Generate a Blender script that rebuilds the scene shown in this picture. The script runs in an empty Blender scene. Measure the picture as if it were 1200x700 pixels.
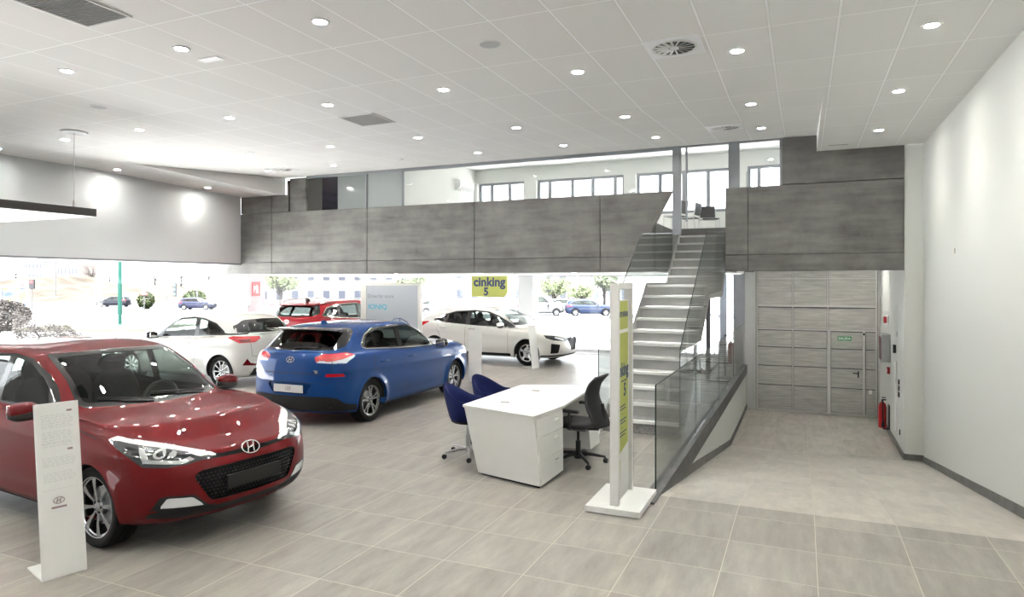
import bpy, bmesh, math, random
import numpy as np
from mathutils import Vector, Matrix
from mathutils.bvhtree import BVHTree
random.seed(7); np.random.seed(7)
C = bpy.context.scene.collection
PI = math.pi
R = math.radians

# ------------------------------------------------------------------ materials
MATS = {}
def mat(name, col=(.8, .8, .8), rough=.5, metal=0., spec=.5, coat=0., coat_rough=.05, emit=None, es=0., bump=None, noise=None, alpha=None):
    if name in MATS: return MATS[name]
    m = bpy.data.materials.new(name); m.use_nodes = True
    nt = m.node_tree; b = nt.nodes['Principled BSDF']
    b.inputs['Base Color'].default_value = (*col, 1)
    b.inputs['Roughness'].default_value = rough
    b.inputs['Metallic'].default_value = metal
    b.inputs['Specular IOR Level'].default_value = spec
    b.inputs['Coat Weight'].default_value = coat
    b.inputs['Coat Roughness'].default_value = coat_rough
    if emit:
        b.inputs['Emission Color'].default_value = (*emit, 1)
        b.inputs['Emission Strength'].default_value = es
    tc = nt.nodes.new('ShaderNodeTexCoord')
    if noise:   # (scale, amount, detail)
        n = nt.nodes.new('ShaderNodeTexNoise'); n.inputs['Scale'].default_value = noise[0]; n.inputs['Detail'].default_value = noise[2]
        nt.links.new(tc.outputs['Object'], n.inputs['Vector'])
        r = nt.nodes.new('ShaderNodeValToRGB')
        a = noise[1]
        r.color_ramp.elements[0].position = .3; r.color_ramp.elements[1].position = .7
        r.color_ramp.elements[0].color = tuple(max(0, c*(1-a)) for c in col)+(1,)
        r.color_ramp.elements[1].color = tuple(min(1, c*(1+a)) for c in col)+(1,)
        nt.links.new(n.outputs['Fac'], r.inputs['Fac']); nt.links.new(r.outputs['Color'], b.inputs['Base Color'])
    if bump:    # (scale, strength)
        n = nt.nodes.new('ShaderNodeTexNoise'); n.inputs['Scale'].default_value = bump[0]; n.inputs['Detail'].default_value = 4
        nt.links.new(tc.outputs['Object'], n.inputs['Vector'])
        bp = nt.nodes.new('ShaderNodeBump'); bp.inputs['Strength'].default_value = bump[1]; bp.inputs['Distance'].default_value = .01
        nt.links.new(n.outputs['Fac'], bp.inputs['Height']); nt.links.new(bp.outputs['Normal'], b.inputs['Normal'])
    MATS[name] = m
    return m

def glass(name, tint=(.8, .9, .88), refl=1.0, rough=0., ior=1.5):
    if name in MATS: return MATS[name]
    m = bpy.data.materials.new(name); m.use_nodes = True
    nt = m.node_tree; nt.nodes.clear()
    o = nt.nodes.new('ShaderNodeOutputMaterial'); mx = nt.nodes.new('ShaderNodeMixShader')
    t = nt.nodes.new('ShaderNodeBsdfTransparent'); t.inputs['Color'].default_value = (*tint, 1)
    g = nt.nodes.new('ShaderNodeBsdfGlossy'); g.inputs['Roughness'].default_value = rough; g.inputs['Color'].default_value = (refl, refl, refl, 1)
    # Schlick: a fresnel that is the same from both sides of the pane
    lw = nt.nodes.new('ShaderNodeLayerWeight'); lw.inputs['Blend'].default_value = .5
    pw = nt.nodes.new('ShaderNodeMath'); pw.operation = 'POWER'; pw.inputs[1].default_value = 5
    r0 = ((ior-1)/(ior+1))**2
    ma = nt.nodes.new('ShaderNodeMath'); ma.operation = 'MULTIPLY_ADD'; ma.inputs[1].default_value = 1-r0; ma.inputs[2].default_value = r0
    nt.links.new(lw.outputs['Facing'], pw.inputs[0]); nt.links.new(pw.outputs[0], ma.inputs[0])
    nt.links.new(ma.outputs[0], mx.inputs['Fac']); nt.links.new(t.outputs[0], mx.inputs[1]); nt.links.new(g.outputs[0], mx.inputs[2])
    nt.links.new(mx.outputs[0], o.inputs['Surface'])
    MATS[name] = m
    return m

# ------------------------------------------------------------------ mesh builder
class MB:
    def __init__(s): s.v = []; s.f = []; s.m = []
    def add(s, vs, fs, mi=0):
        o = len(s.v); s.v += [tuple(v) for v in vs]; s.f += [tuple(i+o for i in f) for f in fs]; s.m += [mi]*len(fs); return s
    def box(s, x0, x1, y0, y1, z0, z1, mi=0):
        vs = [(x, y, z) for x in (x0, x1) for y in (y0, y1) for z in (z0, z1)]
        return s.add(vs, [(0, 1, 3, 2), (4, 6, 7, 5), (0, 4, 5, 1), (2, 3, 7, 6), (0, 2, 6, 4), (1, 5, 7, 3)], mi)
    def obox(s, c, size, rz=0, mi=0, M=None):
        M = Matrix.Translation(c) @ (M if M is not None else Matrix.Rotation(rz, 4, 'Z'))
        a, b, h = [q/2 for q in size]
        vs = [M @ Vector((x, y, z)) for x in (-a, a) for y in (-b, b) for z in (-h, h)]
        return s.add(vs, [(0, 1, 3, 2), (4, 6, 7, 5), (0, 4, 5, 1), (2, 3, 7, 6), (0, 2, 6, 4), (1, 5, 7, 3)], mi)
    def prism(s, poly, axis, a, b, mi=0):
        """poly: 2D points; axis 'x': (y,z), 'y': (x,z), 'z': (x,y); extruded from a to b"""
        def P(p, t): return {'x': (t, p[0], p[1]), 'y': (p[0], t, p[1]), 'z': (p[0], p[1], t)}[axis]
        n = len(poly); vs = [P(p, a) for p in poly]+[P(p, b) for p in poly]
        fs = [tuple(range(n))[::-1], tuple(range(n, 2*n))]+[(i, (i+1) % n, n+(i+1) % n, n+i) for i in range(n)]
        return s.add(vs, fs, mi)
    def tube(s, pts, r, n=10, mi=0, cap=True, closed=False):
        pts = [Vector(p) for p in pts]; rr = r if isinstance(r, (list, tuple)) else [r]*len(pts)
        vs = []; N = len(pts); up = None
        for i, p in enumerate(pts):
            a = pts[(i-1) % N] if (i > 0 or closed) else p; b = pts[(i+1) % N] if (i < N-1 or closed) else p
            d = (b-a).normalized()
            if up is None: up = Vector((0, 0, 1)) if abs(d.z) < .9 else Vector((1, 0, 0))
            x = d.cross(up)
            if x.length < 1e-4: x = d.orthogonal()
            x.normalize(); y = x.cross(d).normalized(); up = y
            for k in range(n):
                t = 2*PI*k/n; vs.append(p+x*math.cos(t)*rr[i]+y*math.sin(t)*rr[i])
        fs = []
        M = N if closed else N-1
        for i in range(M):
            for k in range(n):
                j = (i+1) % N
                fs.append((i*n+k, i*n+(k+1) % n, j*n+(k+1) % n, j*n+k))
        if cap and not closed: fs += [tuple(range(n))[::-1], tuple(range((N-1)*n, N*n))]
        return s.add(vs, fs, mi)
    def lathe(s, prof, c=(0, 0, 0), axis='z', n=24, mi=0, closed=False):
        """prof: (radius, height)"""
        vs = []
        for r, h in prof:
            for k in range(n):
                t = 2*PI*k/n; a, b = r*math.cos(t), r*math.sin(t)
                p = {'z': (a, b, h), 'y': (a, h, b), 'x': (h, a, b)}[axis]
                vs.append((c[0]+p[0], c[1]+p[1], c[2]+p[2]))
        fs = []; N = len(prof)
        for i in range(N if closed else N-1):
            j = (i+1) % N
            for k in range(n):
                fs.append((i*n+k, i*n+(k+1) % n, j*n+(k+1) % n, j*n+k))
        if not closed: fs += [tuple(range(n))[::-1], tuple(range((N-1)*n, N*n))]
        return s.add(vs, fs, mi)
    def ell(s, c, r, n=16, m=10, mi=0, M=None, pw=1.0):
        vs = []; fs = []
        sg = lambda v: math.copysign(abs(v)**pw, v)
        for i in range(m+1):
            a = -PI/2+PI*i/m
            for k in range(n):
                t = 2*PI*k/n
                p = Vector((sg(math.cos(a))*sg(math.cos(t))*r[0], sg(math.cos(a))*sg(math.sin(t))*r[1], sg(math.sin(a))*r[2]))
                if M is not None: p = M @ p
                vs.append((c[0]+p.x, c[1]+p.y, c[2]+p.z))
        for i in range(m):
            for k in range(n): fs.append((i*n+k, i*n+(k+1) % n, (i+1)*n+(k+1) % n, (i+1)*n+k))
        return s.add(vs, fs, mi)
    def build(s, name, m, parent=None, smooth=None, bevel=0, loc=None, rz=0, seg=2, sub=0, solid=0):
        me = bpy.data.meshes.new(name); me.from_pydata(s.v, [], s.f); me.validate(); 
        ms = m if isinstance(m, (list, tuple)) else [m]
        for q in ms: me.materials.append(q)
        if len(me.polygons) == len(s.m): me.polygons.foreach_set('material_index', s.m)
        bm = bmesh.new(); bm.from_mesh(me); bmesh.ops.remove_doubles(bm, verts=bm.verts, dist=1e-6); bmesh.ops.recalc_face_normals(bm, faces=bm.faces); bm.to_mesh(me); bm.free()
        o = bpy.data.objects.new(name, me); C.objects.link(o)
        if parent: o.parent = parent
        if loc: o.location = loc
        o.rotation_euler.z = rz
        if solid:
            md = o.modifiers.new('s', 'SOLIDIFY'); md.thickness = solid; md.offset = 0
        if bevel:
            md = o.modifiers.new('b', 'BEVEL'); md.width = bevel; md.segments = seg; md.limit_method = 'ANGLE'; md.angle_limit = R(40)
        if sub:
            md = o.modifiers.new('u', 'SUBSURF'); md.levels = sub; md.render_levels = sub
        if smooth is not None or bevel or sub: shade(o, 40 if smooth is None or smooth is True else smooth)
        return o

def shade(o, ang=40):
    me = o.data
    me.polygons.foreach_set('use_smooth', [True]*len(me.polygons))
    try: me.set_sharp_from_angle(angle=R(ang))
    except Exception: pass

def thing(name, label, cat, loc=(0, 0, 0), rz=0, group=None):
    o = bpy.data.objects.new(name, None); C.objects.link(o); o.empty_display_size = .1
    o.location = loc; o.rotation_euler = (0, 0, rz); o['label'] = label; o['category'] = cat
    if group: o['group'] = group
    return o
def tag(o, label, cat, group=None, kind=None):
    o['label'] = label; o['category'] = cat
    if group: o['group'] = group
    if kind: o['kind'] = kind
    return o
def struct(o, label=None, cat=None):
    o['kind'] = 'structure'
    if label: o['label'] = label; o['category'] = cat or o.name.split('_')[0]
    return o
def dup(root, loc, rz=None, label=None, group=None):
    r = root.copy(); C.objects.link(r); r.location = loc
    if rz is not None: r.rotation_euler = (0, 0, rz)
    if label: r['label'] = label
    if group: r['group'] = group
    for ch in list(root.children):
        c = ch.copy(); C.objects.link(c); c.parent = r
        for g in list(ch.children):
            d = g.copy(); C.objects.link(d); d.parent = c
    return r
def text(name, s, size, m, parent, M, ext=.0008, bold=0., align='CENTER', sx=1.0):
    """flat lettering: local x right, y up, then matrix M"""
    cu = bpy.data.curves.new(name, 'FONT'); cu.body = s; cu.size = size; cu.extrude = ext; cu.offset = bold
    cu.align_x = align; cu.align_y = 'CENTER'; cu.resolution_u = 3
    t = bpy.data.objects.new(name+'_c', cu); C.objects.link(t)
    bpy.context.view_layer.update()
    dg = bpy.context.evaluated_depsgraph_get()
    me = bpy.data.meshes.new_from_object(t.evaluated_get(dg)); bpy.data.objects.remove(t)
    me.materials.clear(); me.materials.append(m)
    o = bpy.data.objects.new(name, me); C.objects.link(o)
    if parent: o.parent = parent
    me.transform(M @ Matrix.Diagonal((sx, 1, 1, 1)))
    return o
def frame_mat(o, x, y):
    """matrix with local x->x dir, y->y dir, origin o"""
    x = Vector(x).normalized(); y = Vector(y); y = (y-x*y.dot(x)).normalized(); z = x.cross(y)
    M = Matrix.Identity(4)
    for i in range(3): M[i][0] = x[i]; M[i][1] = y[i]; M[i][2] = z[i]; M[i][3] = o[i]
    return M

def pchip(t, D, q):
    """monotone cubic through D (n, ...) at knots t, sampled at q"""
    t = np.asarray(t, float); D = np.asarray(D, float); q = np.asarray(q, float)
    h = np.diff(t); sh = (-1,)+(1,)*(D.ndim-1)
    dl = np.diff(D, axis=0)/h.reshape(sh)
    m = np.zeros_like(D)
    if len(t) > 2:
        w1 = (2*h[1:]+h[:-1]).reshape(sh); w2 = (h[1:]+2*h[:-1]).reshape(sh)
        a, b = dl[:-1], dl[1:]
        with np.errstate(divide='ignore', invalid='ignore'):
            hm = (w1+w2)/(w1/a+w2/b)
        m[1:-1] = np.where(a*b > 0, hm, 0)
    m[0] = dl[0]; m[-1] = dl[-1]
    i = np.clip(np.searchsorted(t, q, side='right')-1, 0, len(t)-2)
    s = ((q-t[i])/h[i]).reshape(sh); hh = h[i].reshape(sh)
    return (2*s**3-3*s**2+1)*D[i]+(s**3-2*s**2+s)*hh*m[i]+(-2*s**3+3*s**2)*D[i+1]+(s**3-s**2)*hh*m[i+1]
# shared materials
WHITE = mat('white_paint', (.80, .80, .785), .6)
DESKW = mat('white_laminate', (.68, .68, .655), .35)
METALW = mat('white_powder_coat', (.70, .70, .685), .4)
BLACKP = mat('black_plastic', (.012, .012, .013), .4)
BLACKM = mat('black_matte', (.008, .008, .009), .8)
CHROME = mat('chrome', (.8, .8, .8), .12, 1)
STEEL = mat('brushed_steel', (.5, .5, .5), .35, 1)
GREYM = mat('grey_metal', (.12, .125, .13), .45, .3)
GREYL = mat('light_grey_paint', (.45, .46, .46), .5)
RUBBER = mat('tyre_rubber', (.009, .009, .009), .8, spec=.2, bump=(80, .2))
CLEAR = glass('clear_glass', (.94, .962, .955), ior=1.38)
CLEAR2 = glass('window_glass', (.985, .99, .99), ior=1.27)
CARGL = glass('car_glass', (.42, .48, .45))
CARGL_D = glass('privacy_glass', (.22, .26, .25))
LAMP_E = 200.; SPOT_W = 37.; SUN_E = 32.
# ------------------------------------------------------------------ camera
F = 782.; TH = math.atan(340/782); H = 2.1
cam_d = bpy.data.cameras.new('camera'); cam = bpy.data.objects.new('camera', cam_d); C.objects.link(cam)
cam.location = (0, 0, H); cam.rotation_euler = (PI/2, 0, TH)
cam_d.sensor_width = 36; cam_d.lens = F/1200*36; cam_d.shift_y = -18/1200; cam_d.clip_end = 2000
bpy.context.scene.camera = cam

def N(nt, t, **k):
    n = nt.nodes.new(t)
    for a, v in k.items():
        if a in n.inputs: n.inputs[a].default_value = v
        else: setattr(n, a, v)
    return n
def math_n(nt, op, a, b=None, c=None):
    n = nt.nodes.new('ShaderNodeMath'); n.operation = op
    for i, v in enumerate((a, b, c)):
        if v is None: continue
        if isinstance(v, (int, float)): n.inputs[i].default_value = v
        else: nt.links.new(v, n.inputs[i])
    return n.outputs[0]
def grid_mask(nt, coord, pitch, off, width):
    """1 on a joint line of the given width"""
    a = math_n(nt, 'ADD', coord, -off+width/2)
    a = math_n(nt, 'DIVIDE', a, pitch); fr = math_n(nt, 'FRACT', a)
    return math_n(nt, 'LESS_THAN', fr, width/pitch), math_n(nt, 'FLOOR', a)

def floor_material(name='grey_cement_tiles', k=1.):
    m = bpy.data.materials.new(name); m.use_nodes = True; nt = m.node_tree; b = nt.nodes['Principled BSDF']
    tc = N(nt, 'ShaderNodeTexCoord'); sp = N(nt, 'ShaderNodeSeparateXYZ'); nt.links.new(tc.outputs['Object'], sp.inputs[0])
    gx, ix = grid_mask(nt, sp.outputs['X'], .648, .10, .006)
    gy, iy = grid_mask(nt, sp.outputs['Y'], .635, 3.80, .006)
    g = math_n(nt, 'MAXIMUM', gx, gy)
    # every tile its own random tone and its own streak offset
    cb = N(nt, 'ShaderNodeCombineXYZ'); nt.links.new(ix, cb.inputs[0]); nt.links.new(iy, cb.inputs[1])
    wn = N(nt, 'ShaderNodeTexWhiteNoise'); nt.links.new(cb.outputs[0], wn.inputs['Vector'])
    mp = N(nt, 'ShaderNodeMapping'); mp.inputs['Scale'].default_value = (5.5, 1.1, 1); nt.links.new(tc.outputs['Object'], mp.inputs['Vector'])
    ad = N(nt, 'ShaderNodeVectorMath', operation='MULTIPLY_ADD'); nt.links.new(wn.outputs['Color'], ad.inputs[0]); ad.inputs[1].default_value = (40, 40, 40); nt.links.new(mp.outputs[0], ad.inputs[2])
    n1 = N(nt, 'ShaderNodeTexNoise'); n1.inputs['Scale'].default_value = 1.4; n1.inputs['Detail'].default_value = 8; n1.inputs['Roughness'].default_value = .65; nt.links.new(ad.outputs[0], n1.inputs['Vector'])
    n2 = N(nt, 'ShaderNodeTexNoise'); n2.inputs['Scale'].default_value = 60; n2.inputs['Detail'].default_value = 3; nt.links.new(tc.outputs['Object'], n2.inputs['Vector'])
    v = math_n(nt, 'MULTIPLY_ADD', n1.outputs['Fac'], .9, 0.)
    v = math_n(nt, 'MULTIPLY_ADD', n2.outputs['Fac'], .12, v)
    v = math_n(nt, 'MULTIPLY_ADD', wn.outputs['Value'], .13, v)
    r = N(nt, 'ShaderNodeValToRGB'); nt.links.new(v, r.inputs['Fac'])
    e = r.color_ramp.elements; e[0].position = .32; e[0].color = (.145*k, .135*k, .121*k, 1); e[1].position = .85; e[1].color = (.345*k, .322*k, .29*k, 1)
    mx = N(nt, 'ShaderNodeMix', data_type='RGBA'); nt.links.new(g, mx.inputs['Factor']); nt.links.new(r.outputs['Color'], mx.inputs[6]); mx.inputs[7].default_value = (.44, .40, .34, 1)
    nt.links.new(mx.outputs[2], b.inputs['Base Color'])
    b.inputs['Specular IOR Level'].default_value = .45
    rr = math_n(nt, 'MULTIPLY_ADD', n1.outputs['Fac'], .25, .26); nt.links.new(rr, b.inputs['Roughness'])
    bp = N(nt, 'ShaderNodeBump'); bp.inputs['Strength'].default_value = .25; bp.inputs['Distance'].default_value = .003; nt.links.new(math_n(nt, 'SUBTRACT', n1.outputs['Fac'], g), bp.inputs['Height']); nt.links.new(bp.outputs[0], b.inputs['Normal'])
    return m
def ceiling_material():
    m = bpy.data.materials.new('ceiling_tiles'); m.use_nodes = True; nt = m.node_tree; b = nt.nodes['Principled BSDF']
    tc = N(nt, 'ShaderNodeTexCoord'); sp = N(nt, 'ShaderNodeSeparateXYZ'); nt.links.new(tc.outputs['Object'], sp.inputs[0])
    gx, ix = grid_mask(nt, sp.outputs['X'], .6125, -2.13, .024)
    gy, iy = grid_mask(nt, sp.outputs['Y'], 1.21, 5.747, .024)
    g = math_n(nt, 'MAXIMUM', gx, gy)
    gx2, _ = grid_mask(nt, sp.outputs['X'], .6125, -2.13, .036); gy2, _ = grid_mask(nt, sp.outputs['Y'], 1.21, 5.747, .036)
    g2 = math_n(nt, 'SUBTRACT', math_n(nt, 'MAXIMUM', gx2, gy2), g)
    cb = N(nt, 'ShaderNodeCombineXYZ'); nt.links.new(ix, cb.inputs[0]); nt.links.new(iy, cb.inputs[1])
    wn = N(nt, 'ShaderNodeTexWhiteNoise'); nt.links.new(cb.outputs[0], wn.inputs['Vector'])
    r = N(nt, 'ShaderNodeMapRange'); nt.links.new(wn.outputs['Value'], r.inputs['Value']); r.inputs['To Min'].default_value = .82; r.inputs['To Max'].default_value = .85
    c = N(nt, 'ShaderNodeCombineXYZ'); nt.links.new(r.outputs[0], c.inputs[0]); nt.links.new(math_n(nt, 'MULTIPLY', r.outputs[0], .99), c.inputs[1]); nt.links.new(math_n(nt, 'MULTIPLY', r.outputs[0], .965), c.inputs[2])
    mx = N(nt, 'ShaderNodeMix', data_type='RGBA'); nt.links.new(g, mx.inputs['Factor']); nt.links.new(c.outputs[0], mx.inputs[6]); mx.inputs[7].default_value = (.99, .99, .985, 1)
    m2 = N(nt, 'ShaderNodeMix', data_type='RGBA'); nt.links.new(g2, m2.inputs['Factor']); nt.links.new(mx.outputs[2], m2.inputs[6]); m2.inputs[7].default_value = (.72, .71, .69, 1)
    nt.links.new(m2.outputs[2], b.inputs['Base Color']); b.inputs['Roughness'].default_value = .8
    return m
def concrete_material(name, dark=1.0):
    m = bpy.data.materials.new(name); m.use_nodes = True; nt = m.node_tree; b = nt.nodes['Principled BSDF']
    tc = N(nt, 'ShaderNodeTexCoord')
    n1 = N(nt, 'ShaderNodeTexNoise'); n1.inputs['Scale'].default_value = 1.6; n1.inputs['Detail'].default_value = 9; n1.inputs['Roughness'].default_value = .62; nt.links.new(tc.outputs['Object'], n1.inputs['Vector'])
    mp = N(nt, 'ShaderNodeMapping'); mp.inputs['Scale'].default_value = (.7, 1, 5); nt.links.new(tc.outputs['Object'], mp.inputs['Vector'])
    n2 = N(nt, 'ShaderNodeTexNoise'); n2.inputs['Scale'].default_value = 1.3; n2.inputs['Detail'].default_value = 6; nt.links.new(mp.outputs[0], n2.inputs['Vector'])
    v = math_n(nt, 'ADD', math_n(nt, 'MULTIPLY', n1.outputs['Fac'], .6), math_n(nt, 'MULTIPLY', n2.outputs['Fac'], .45))
    r = N(nt, 'ShaderNodeValToRGB'); nt.links.new(v, r.inputs['Fac'])
    e = r.color_ramp.elements; e[0].position = .35; e[0].color = (.055*dark, .0535*dark, .049*dark, 1); e[1].position = .70; e[1].color = (.175*dark, .17*dark, .158*dark, 1)
    nt.links.new(r.outputs['Color'], b.inputs['Base Color']); b.inputs['Roughness'].default_value = .55
    n3 = N(nt, 'ShaderNodeTexNoise'); n3.inputs['Scale'].default_value = 25; nt.links.new(tc.outputs['Object'], n3.inputs['Vector'])
    bp = N(nt, 'ShaderNodeBump'); bp.inputs['Strength'].default_value = .2; bp.inputs['Distance'].default_value = .004; nt.links.new(n3.outputs['Fac'], bp.inputs['Height']); nt.links.new(bp.outputs[0], b.inputs['Normal'])
    return m
FLOORM = floor_material(); CEILM = ceiling_material(); CONC = concrete_material('grey_concrete_panel'); 
BASEM = mat('grey_tile_skirting', (.13, .127, .12), .5, noise=(6, .25, 3))
WALLM = mat('white_wall', (.60, .61, .58), .7)
WALLM2 = mat('cool_white_wall', (.62, .64, .645), .7)
FRAME = mat('grey_window_frame', (.22, .235, .25), .4, .2)
FRAMEW = mat('pale_frame', (.62, .63, .64), .4)

GX = -1.30      # edge of the ramp
RY0, RY1, RZ = 6.63, 13.8, -1.10
XL, XR, XC = -14.2, 2.0, 1.70
YM, YB = 13.9, 19.2
ZC = 4.6
# ---- floor: main slab, ramp and lower landing in one piece
f = MB()
f.add([(XL, -5, 0), (XR+.2, -5, 0), (XR+.2, RY0, 0), (GX, RY0, 0), (GX, YB, 0), (XL, YB, 0)], [(0, 1, 2, 3, 4, 5)])
me_f = f.build('floor', FLOORM); struct(me_f, 'grey cement tiled showroom floor', 'floor'); f = MB()
f.add([(GX, RY0, 0), (XR+.2, RY0, 0), (XR+.2, RY1, RZ), (GX, RY1, RZ)], [(0, 1, 2, 3)])
f.add([(GX, RY1, RZ), (XR+.2, RY1, RZ), (XR+.2, 18.4, RZ), (GX, 18.4, RZ)], [(0, 1, 2, 3)])
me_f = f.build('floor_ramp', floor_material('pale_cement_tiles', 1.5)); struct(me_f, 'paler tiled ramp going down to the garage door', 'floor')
# ramp side wall: white panel below the floor edge, grey coping on top, skirting along the bottom
w = MB().prism([(RY0, -.02), (18.15, -.02), (18.15, RZ-.05), (RY1, RZ-.05)], 'x', GX-.12, GX)
struct(w.build('wall_ramp', WALLM), 'low white wall beside the ramp below the glass railing', 'wall')
k = MB().prism([(RY0-.3, 0.0), (RY0+1.25, -.20), (18.1, -.20), (18.1, .02), (RY0-.3, .02)], 'x', GX-.12, GX+.015)
struct(k.build('trim_1', mat('grey_coping', (.10, .10, .098), .5, noise=(3, .2, 3))), 'grey metal edge of the floor along the ramp', 'trim')
sl = (RZ)/(RY1-RY0)
k = MB().prism([(RY0+1.0, sl*1.0), (RY1, RZ), (18.1, RZ), (18.1, RZ+.11), (RY1, RZ+.11), (RY0+1.0, sl*1.0+.11)], 'x', GX, GX+.014)
struct(k.build('baseboard_ramp', BASEM), 'grey skirting at the foot of the ramp wall', 'baseboard')
# right wall and its far thicker part
w = MB().box(XR, XR+.2, -5, YM+.02, -1.3, 5.0)
struct(w.build('wall_right', WALLM), 'tall white wall on the right of the ramp', 'wall')
w = MB().box(XC, XR+.2, YM+.021, 18.6, -1.3, 4.99)
struct(w.build('wall_far_right', WALLM), 'white wall past the corner, leading to the garage door', 'wall')
k = MB().prism([(-5, 0), (RY0, 0), (RY1, RZ), (YM+.006, RZ), (YM+.006, RZ+.11), (RY1, RZ+.11), (RY0, .11), (-5, .11)], 'x', XR-.014, XR)
k.box(XC-.014, XR-.014, YM+.006, YM+.02, RZ, RZ+.11).box(XC-.014, XC, YM+.02, 17.95, RZ, RZ+.11)
struct(k.build('baseboard_right', BASEM), 'grey tile skirting along the right wall', 'baseboard')
# left wall (band above the strip window) and low sill
w = MB().box(XL-.3, XL, 1.5, YM, 2.64, 4.75)
struct(w.build('wall_left', WALLM2), 'white wall band above the long left window', 'wall')
k = MB().box(XL-.3, XL+.01, 1.5, YM, 2.60, 2.64)
struct(k.build('trim_2', FRAME), 'thin grey window head under the left wall band', 'trim')
k = MB().box(XL-.25, XL, -5, YB, -.05, .10)
struct(k.build('trim_3', METALW), 'low white sill under the left window', 'trim')

struct(MB().box(XL-.3, -13.2, -5.2, -5.0, -.1, 4.8).box(-8.5, XR+.2, -5.2, -5.0, -.1, 4.8).box(-13.2, -8.5, -5.2, -5.0, 2.9, 4.8).build('wall_front', WALLM2), 'wall behind the viewer', 'wall')
struct(MB().box(XL-.3, XL, -5, 1.5, 0, 4.7).build('wall_left_near', WALLM2), 'white wall left of the viewer', 'wall')

# ---- ceiling : flat sides, centre part rising towards the back from y=9.6
YK = 9.6; XA, XB = -12.8, .26; ZB = 4.93
c = MB()
c.add([(XL-.3, -5, ZC), (XR+.2, -5, ZC), (XR+.2, YK, ZC), (XL-.3, YK, ZC)], [(0, 1, 2, 3)])
c.add([(XB, YK, ZC), (XR+.2, YK, ZC), (XR+.2, YM, ZC), (XB, YM, ZC)], [(0, 1, 2, 3)])
c.add([(XL-.3, YK, ZC), (XA, YK, ZC), (XA, YM+.2, 4.46), (XL-.3, YM+.2, 4.46)], [(0, 1, 2, 3)])
c.add([(XA, YK, ZC), (XB, YK, ZC), (XB, YM+.25, ZB), (XA, YM+.25, ZB)], [(0, 1, 2, 3)])
struct(c.build('ceiling', CEILM), 'suspended ceiling of pale tiles with round downlights', 'ceiling')
c = MB().add([(XB, YK, ZC-.003), (XB, YM, ZB), (XB, YM, ZC-.003)], [(0, 1, 2)])
c.add([(XA, YK, ZC), (XA, YM+.2, ZB), (XA, YM+.2, 4.46)], [(0, 1, 2)])
struct(c.build('trim_4', WHITE, solid=.012), 'white cheeks where the flat ceiling strips drop below the sloping centre', 'trim')
# roof over everything (keeps the sky out)
struct(MB().box(XL-.5, XR+.4, -5, YB+.4, 5.7, 5.85).build('ceiling_roof', WHITE), 'roof slab', 'ceiling')

# ---- mezzanine in grey concrete panels
ZP, ZJ, ZU = 4.0, 2.66, 2.33
def panel(mb, x0, x1, z0, z1, y=YM, d=.10, g=.006):
    mb.box(x0+g, x1-g, y, y+d, z0+g, z1-g)
mz = MB()
XJ = [-14.75, -13.11, -10.01, -7.0, -3.98]
for a, b in zip(XJ[:-1], XJ[1:]):
    panel(mz, a, b, ZU, ZJ); panel(mz, a, b, ZJ, ZP)
# last panels before the stair: their edge leans
mz.prism([(-3.974, ZU+.006), (-2.86, ZU+.006), (-2.86, ZJ-.006), (-3.974, ZJ-.006)], 'y', YM, YM+.1)
mz.prism([(-3.974, ZJ+.006), (-2.86, ZJ+.006), (-2.86, 3.22), (-2.45, ZP-.006), (-3.974, ZP-.006)], 'y', YM, YM+.1)
panel(mz, -1.41, -.98, ZU, ZJ); panel(mz, -1.41, -.98, ZJ, ZP)
panel(mz, -.98, XC+.002, ZU, ZJ); panel(mz, -.98, XC+.002, ZJ, ZP)
panel(mz, -.36, XC+.002, ZP, ZB-.02)
# upper left corner panels and pier
panel(mz, XL, -13.11, ZP, 4.46, g=.005); panel(mz, -13.11, -12.5, ZP, 4.46, g=.005)
mz.box(-12.5, -11.95, YM+.02, YM+.12, ZP, ZB-.05)
mz.box(-12.56, -12.5, YM-.02, YM+.5, ZP, ZB-.1)
# dark backing behind the joints, return on the left, soffit
struct(mz.build('wall_mezzanine', CONC, bevel=.003, seg=1), 'grey concrete panels facing the upper floor', 'wall')
SLAB = mat('white_soffit', (.7, .7, .69), .7)
sb = MB()
sb.box(-16.2, -2.90, YM+.105, YB+.3, ZU+.01, 3.36).box(-1.38, XC, YM+.105, YM+.4, ZU+.01, 3.36).box(-1.38, XC, YM+.4, YB+.3, 3.0, 3.36).box(-2.9, -1.38, 15.9, YB+.3, ZU+.01, 3.36)
struct(sb.build('floor_upper', SLAB), 'slab of the upper floor', 'floor')
bk = MB(); JNT = mat('joint_shadow', (.05, .05, .048), .8)
for a, b, z0, z1 in ((-14.7, -2.90, 3.36, ZP-.02), (-1.38, XC, 3.36, ZP-.02), (-.34, XC, ZP-.02, ZB-.04), (XL, -12.52, ZP-.02, 4.44)):
    bk.box(a, b, YM+.105, YM+.16, z0, z1)
for a, b in ((-14.7, -2.90), (-1.38, XC)): bk.box(a, b, YM+.09, YM+.104, ZU+.01, 3.36)
struct(bk.build('trim_5', JNT), 'dark backing in the joints of the concrete', 'trim')
# sides of the stair slot
sd = MB().box(-2.90, -2.80, YM+.10, 15.9, ZU+.01, 3.36).box(-1.41, -1.36, YM+.1, 15.9, ZU+.01, ZP-.01)
struct(sd.build('wall_stair_slot', CONC), 'concrete cheeks either side of the upper stair flight', 'wall')

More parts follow.
